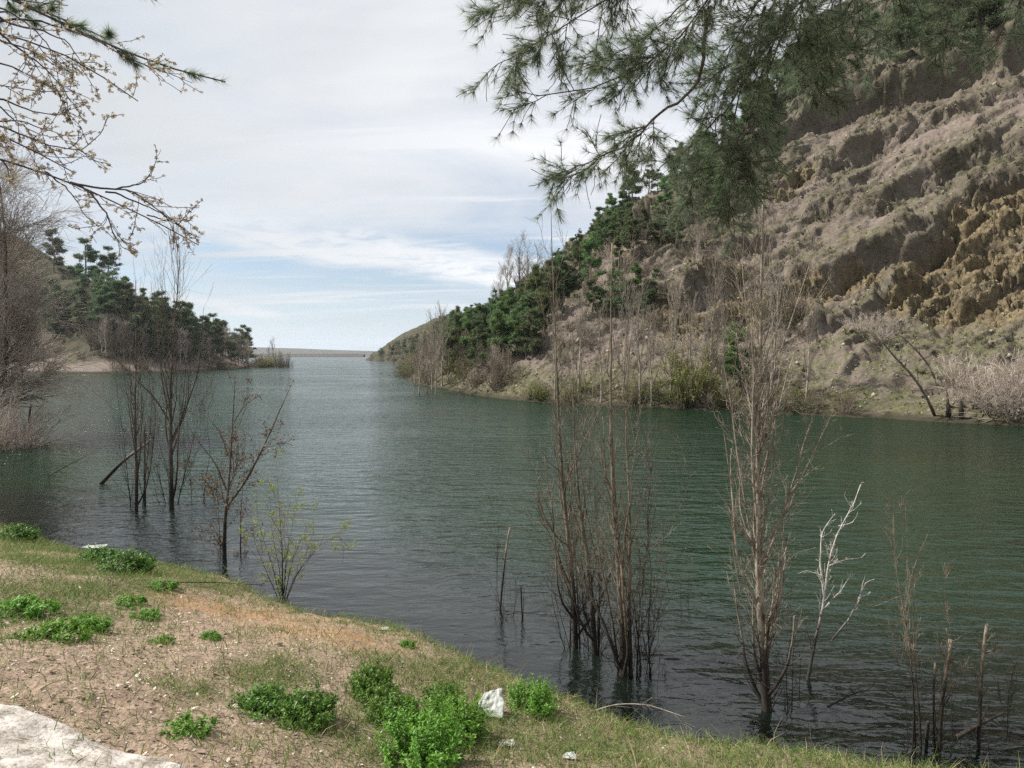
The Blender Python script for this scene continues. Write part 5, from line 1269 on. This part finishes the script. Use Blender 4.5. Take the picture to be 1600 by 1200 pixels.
# ------------------------------------------------------------------ overhanging pine, upper right
g3 = rs(60)
def pxp(L): return np.array([at_y(u, v, y) for u, v, y in L])
base = np.array([6.6, 2.6, bank_z(np.array([[6.6, 2.6]]))[0] - .1])
root = thing('overhanging_pine', tuple(base), 'near pine whose long needled boughs hang across the upper right sky', 'tree', None)
trk = resample(np.array([base, base + [.1, .1, 2.5], base + [.3, .2, 5], base + [.2, .2, 8.5]]), 14)
a = Tubes(); a.add(trk, np.linspace(.19, .10, 14), 6)
a.build('trunk', M['bark_pine'], root)
HB = np.array([5.2, 4.2, 7.4])
bough = [
 ([(1560, -420, 4.6), (1380, -220, 4.6), (1250, -80, 4.5), (1195, 10, 4.4), (1160, 80, 4.4), (1140, 150, 4.3), (1128, 230, 4.3), (1128, 300, 4.3), (1130, 350, 4.3)], .030),
 ([(1560, -420, 4.6), (1350, -250, 4.4), (1180, -90, 4.2), (1110, 10, 4.1), (1050, 85, 4.0), (1000, 130, 3.9), (930, 150, 3.9), (880, 158, 3.8), (840, 164, 3.8)], .026),
 ([(1500, -400, 4.6), (1250, -200, 4.2), (1080, -70, 4.0), (960, 0, 3.9), (900, 45, 3.8), (850, 80, 3.8), (805, 98, 3.8)], .024),
 ([(1110, 10, 4.1), (1090, 110, 4.2), (1050, 160, 4.2), (1000, 205, 4.1), (940, 235, 4.1), (900, 258, 4.0), (862, 280, 4.0)], .016),
 ([(1195, 10, 4.4), (1170, 110, 4.5), (1120, 180, 4.5), (1070, 230, 4.5), (1020, 275, 4.4)], .014),
 ([(1350, -250, 4.4), (1290, -100, 4.8), (1245, 20, 4.8), (1255, 90, 4.8), (1275, 150, 4.8)], .018),
 ([(1250, -80, 4.5), (1230, 0, 4.2), (1185, 120, 4.2), (1160, 220, 4.2), (1150, 300, 4.2)], .014),
 ([(1600, -420, 4.6), (1480, -200, 5.2), (1400, -60, 5.2), (1370, 30, 5.2), (1360, 90, 5.1)], .022),
 ([(1640, -420, 4.6), (1560, -200, 5.0), (1500, -60, 5.0), (1470, 20, 5.0), (1450, 80, 5.0)], .022),
 ([(1680, -400, 4.6), (1650, -200, 4.8), (1600, -60, 4.8), (1570, 20, 4.8), (1550, 70, 4.8)], .022),
 ([(1700, -400, 4.4), (1720, -200, 4.4), (1680, -60, 4.4), (1640, 20, 4.4), (1610, 60, 4.4)], .020),
 ([(1350, -250, 4.4), (1200, -170, 4.0), (1050, -90, 3.8), (950, -40, 3.7), (870, -10, 3.7), (815, 15, 3.7)], .016),
 ([(1560, -420, 4.6), (1450, -200, 4.4), (1370, -60, 4.4), (1330, 20, 4.4), (1300, 70, 4.4)], .018),
 ([(1700, -400, 4.4), (1600, -200, 4.2), (1540, -80, 4.2), (1500, 10, 4.2), (1470, 60, 4.2)], .018),
 ([(1380, -220, 4.6), (1230, -60, 4.6), (1150, 60, 4.6), (1110, 150, 4.6), (1095, 220, 4.6), (1090, 285, 4.6)], .014),
 ([(1380, -220, 4.6), (1290, -60, 4.3), (1215, 60, 4.3), (1180, 160, 4.3), (1160, 240, 4.3), (1150, 320, 4.3)], .014),
 ([(1350, -250, 4.4), (1150, -60, 4.3), (1040, 40, 4.3), (960, 90, 4.3), (905, 110, 4.3)], .014),
 ([(1480, -200, 5.2), (1380, -120, 4.8), (1320, -30, 4.7), (1300, 40, 4.7), (1310, 90, 4.7)], .016),
]
BP = []; BR = []
for pts, r in bough:
    P = pxp(pts)
    if pts[0][1] <= -400: P = np.concatenate([[trk[11] if pts[0][0] < 1620 else trk[10]], P])
    Q = resample(P, 24); BP.append(Q); BR.append(r * .72 * np.linspace(1.2, .16, 24)); Q[3:] += g3.normal(0, .010, (21, 3)).cumsum(0)
BP = np.array(BP); BR = np.array(BR)
b = Tubes(); b.add(BP, BR, 6)
vis = BP[:, 10:]; visr = BR[:, 10:]
P1, R1 = spawn(g3, vis, visr, 760, .0, 1, .38, 42, -.03, 8, .10, .55, .35, .35, angsd=14)
P2, R2 = spawn(g3, np.concatenate([P1]), R1, 6200, .05, 1, .20, 42, .02, 6, .12, .6, .4, .3)
b.add(P1, np.maximum(R1, .003), 4); b.add(P2, np.maximum(R2, .0022), 3); b.build('boughs', M['bark_pine'], root)
def needles(g, S, nt, per, ln, wd, back=0.0):
    """needle bundles along the outer part of shoots S"""
    M_, K, _ = S.shape; i = g.integers(0, M_, nt); t_ = g.uniform(back, 1, nt); x = t_ * (K - 1); k = np.minimum(x.astype(int), K - 2); f = (x - k)[:, None]
    c = S[i, k] * (1 - f) + S[i, k + 1] * f; T_ = norm(S[i, k + 1] - S[i, k])
    c = np.repeat(c, per, 0); T_ = np.repeat(T_, per, 0); n = len(c); q = g.normal(size=(n, 3)); q = norm(q - (q * T_).sum(1, keepdims=True) * T_)
    a = np.radians(g.uniform(18, 62, n))[:, None]; D = np.cos(a) * T_ + np.sin(a) * q + np.array([0, 0, -.08])
    return strips(c, norm(D), ln * g.uniform(.7, 1.15, n), np.full(n, wd), g)
V, Fc = needles(g3, P2, 16000, 20, .085, .0019, .0)
V2, F2 = needles(g3, P1[:, 3:], 3000, 20, .085, .0019, .0); Fc = np.concatenate([Fc, F2 + len(V)]); V = np.concatenate([V, V2])
mesh_np('needles', V - base, Fc, 3, M['needle'], root, smooth=False)

# ---- plum tree and second pine on the left
base2 = np.array([-5.2, 1.6, bank_z(np.array([[-5.2, 1.6]]))[0] - .1])
root = thing('plum_tree', tuple(base2), 'blossoming plum tree reaching in from the left edge, dark twigs with pale flowers', 'tree')
trk = resample(np.array([base2, base2 + [.1, .1, 1.0], base2 + [.3, .5, 2.0], base2 + [.5, .9, 3.4]]), 12)
a = Tubes(); a.add(trk, np.linspace(.10, .05, 12), 6); a.build('trunk', M['bark_plum'], root)
D0 = 2.9
pl_b = [([(-300, 120), (-150, 150), (-60, 180), (0, 203), (40, 222), (80, 245), (110, 262)], .012, 8), ([(-300, 200), (-150, 220), (-60, 228), (0, 242), (60, 265), (110, 285), (160, 300), (195, 320), (230, 336), (280, 362), (310, 378)], .011, 5),
 ([(110, 285), (140, 290), (180, 292), (215, 300), (255, 330), (300, 365)], .005, 5), ([(120, 288), (150, 305), (172, 330), (185, 360), (200, 380), (216, 386)], .005, 5), ([(70, 268), (110, 298), (130, 318), (142, 342), (158, 352)], .004, 4),
 ([(165, 300), (205, 310), (240, 325), (265, 350), (300, 330)], .004, 5), ([(180, 296), (215, 294), (232, 282), (245, 262)], .004, 5), ([(230, 336), (262, 345), (290, 345), (303, 332)], .0035, 5),
 ([(-300, -60), (-150, 0), (-60, 35), (0, 52), (40, 65), (80, 75), (120, 90), (150, 112), (180, 130), (216, 158)], .011, 6), ([(0, 52), (60, 95), (95, 130), (112, 160)], .005, 8),
 ([(-60, 35), (40, 30), (120, 50), (200, 88), (240, 105), (280, 122), (305, 130)], .006, 5), ([(-300, 40), (-150, 80), (-60, 125), (0, 143), (50, 150), (110, 160), (118, 150)], .008, 8),
 ([(-60, 180), (20, 200), (90, 230), (140, 232), (165, 215), (178, 186)], .005, 6), ([(-300, -120), (-120, -40), (-40, 0), (20, 15), (70, 12), (110, 20)], .009, 8), ([(-40, 0), (20, 40), (70, 50), (110, 70), (130, 110)], .006, 9),
 ([(-60, 125), (0, 160), (60, 185), (105, 190), (110, 180)], .006, 8), ([(-60, 180), (0, 190), (60, 200), (100, 215), (112, 235)], .005, 7),
 ([(-60, 20), (0, 70), (40, 80), (85, 110), (118, 118)], .005, 7), ([(-60, 90), (0, 100), (45, 120), (90, 150), (100, 165)], .005, 7), ([(-60, 140), (0, 170), (30, 200), (60, 215), (95, 225)], .005, 7), ([(-60, -10), (20, 30), (60, 55), (90, 90), (105, 110)], .005, 7)]
BP = []; BR = []; wts = []
for i, (pts, r, wgt) in enumerate(pl_b):
    P = np.array([at_y(u, v, D0 + .12 * math.sin(i * 2.1) - .0006 * max(-u, 0)) for u, v in pts])
    if pts[0][0] <= -300: P = np.concatenate([[trk[-1 - (i % 3)]], P])
    Q = resample(P, 20); Q[1:] += g3.normal(0, .004, (19, 3)).cumsum(0) * .8; BP.append(Q); BR.append(r * np.linspace(1.1, .2, 20))
BP = np.array(BP); BR = np.array(BR); b = Tubes(); b.add(BP, BR, 5)
vis = BP[:, 7:]; visr = BR[:, 7:]
P1, R1 = spawn(g3, vis, visr, 300, .0, .97, .20, 42, .01, 7, .16, .5, .35, .4)
P2, R2 = spawn(g3, P1, R1, 700, .2, 1, .06, 42, .02, 4, .2, .6, .5)
b.add(P1, np.maximum(R1, .0014), 4); b.add(P2, np.maximum(R2, .0011), 3); b.build('branches', M['bark_plum'], root)
src = np.concatenate([P1[:, 2:].reshape(-1, 3), P2[:, 1:].reshape(-1, 3), vis[:, 4:].reshape(-1, 3)]); nfl = 3600
c = src[g3.integers(0, len(src), nfl)] + g3.normal(0, .004, (nfl, 3)); ax = norm(g3.normal(size=(nfl, 3)) + [0, 0, .5]); u1 = norm(np.cross(ax, g3.normal(size=(nfl, 3)))); u2 = np.cross(ax, u1)
VV = []; sz = g3.uniform(.0055, .0105, nfl)[:, None]
for k in range(5):
    an = k * 1.2566 + .2; dr_ = math.cos(an) * u1 + math.sin(an) * u2; sd = -math.sin(an) * u1 + math.cos(an) * u2
    mid = c + (dr_ * .7 + ax * .25) * sz; VV.append(np.stack([c, mid + sd * .38 * sz, c + (dr_ + ax * .55) * sz, mid - sd * .38 * sz], 1))
V = np.concatenate(VV).reshape(-1, 3); o_ = (np.arange(len(V) // 4) * 4)[:, None]; Fc = np.concatenate([o_ + [0, 1, 2], o_ + [0, 2, 3]])
mesh_np('blossoms', V - base2, Fc, 3, M['blossom'], root, smooth=False)

base3 = np.array([-6.5, 3.2, bank_z(np.array([[-6.5, 3.2]]))[0] - .1])
root = thing('overhanging_pine', tuple(base3), 'pine off the left edge with one thin needled bough behind the plum twigs', 'tree')
trk = resample(np.array([base3, base3 + [.1, .1, 2.5], base3 + [.1, .2, 6.5]]), 12)
a = Tubes(); a.add(trk, np.linspace(.16, .08, 12), 6); a.build('trunk', M['bark_pine'], root)
ps = [[(-260, -160, 3.7), (-100, -60, 3.7), (0, -5, 3.7), (80, 20, 3.7), (130, 42, 3.7), (165, 60, 3.7)], [(-100, -60, 3.7), (60, 20, 3.6), (150, 60, 3.6), (210, 90, 3.6), (260, 108, 3.6), (310, 118, 3.6), (352, 128, 3.6)], [(-260, -100, 3.9), (-100, -20, 3.9), (0, 30, 3.9), (60, 10, 3.8), (90, 0, 3.8)],
      [(-260, -160, 3.7), (0, -80, 3.6), (140, -40, 3.5), (225, -18, 3.5), (245, 0, 3.5)]]
BP = np.array([resample(np.concatenate([[trk[9]], pxp(p_)]), 20) for p_ in ps]); BR = np.linspace(.018, .004, 20)[None].repeat(4, 0)
b = Tubes(); b.add(BP, BR, 5); P1, R1 = spawn(g3, BP[:, 9:], BR[:, 9:], 40, .1, 1, .16, 35, .02, 6, .12, .6, .4)
b.add(P1, np.maximum(R1, .002), 4); b.build('boughs', M['bark_pine'], root)
V, Fc = needles(g3, P1, 520, 22, .07, .0022, .3); V2, F2 = needles(g3, BP[:, 12:], 170, 22, .07, .0022, .3); Fc = np.concatenate([Fc, F2 + len(V)]); V = np.concatenate([V, V2])
mesh_np('needles', V - base3, Fc, 3, M['needle'], root, smooth=False)

# ------------------------------------------------------------------ haze
import bmesh
bm = bmesh.new(); bmesh.ops.create_cube(bm, size=1); me = bpy.data.meshes.new('haze'); bm.to_mesh(me); bm.free()
hz = bpy.data.objects.new('haze', me); COL.objects.link(hz); hz.scale = (8000, 5200, 100); hz.location = (0, 1800, 40)
m = bpy.data.materials.new('haze'); m.use_nodes = True; m.node_tree.nodes.clear(); t = NT(m.node_tree)
pv = t.n('ShaderNodeVolumePrincipled'); pv.inputs['Color'].default_value = (.80, .88, 1, 1); pv.inputs['Density'].default_value = .0001; pv.inputs['Anisotropy'].default_value = .3
ou = t.n('ShaderNodeOutputMaterial'); t.L.new(pv.outputs[0], ou.inputs['Volume']); me.materials.append(m); tag(hz, kind='stuff')
for k in pines + bares + shrubs + weeds:
    if k.get('label') == 'x':
        for ch in list(k.children): bpy.data.objects.remove(ch)
        bpy.data.objects.remove(k)
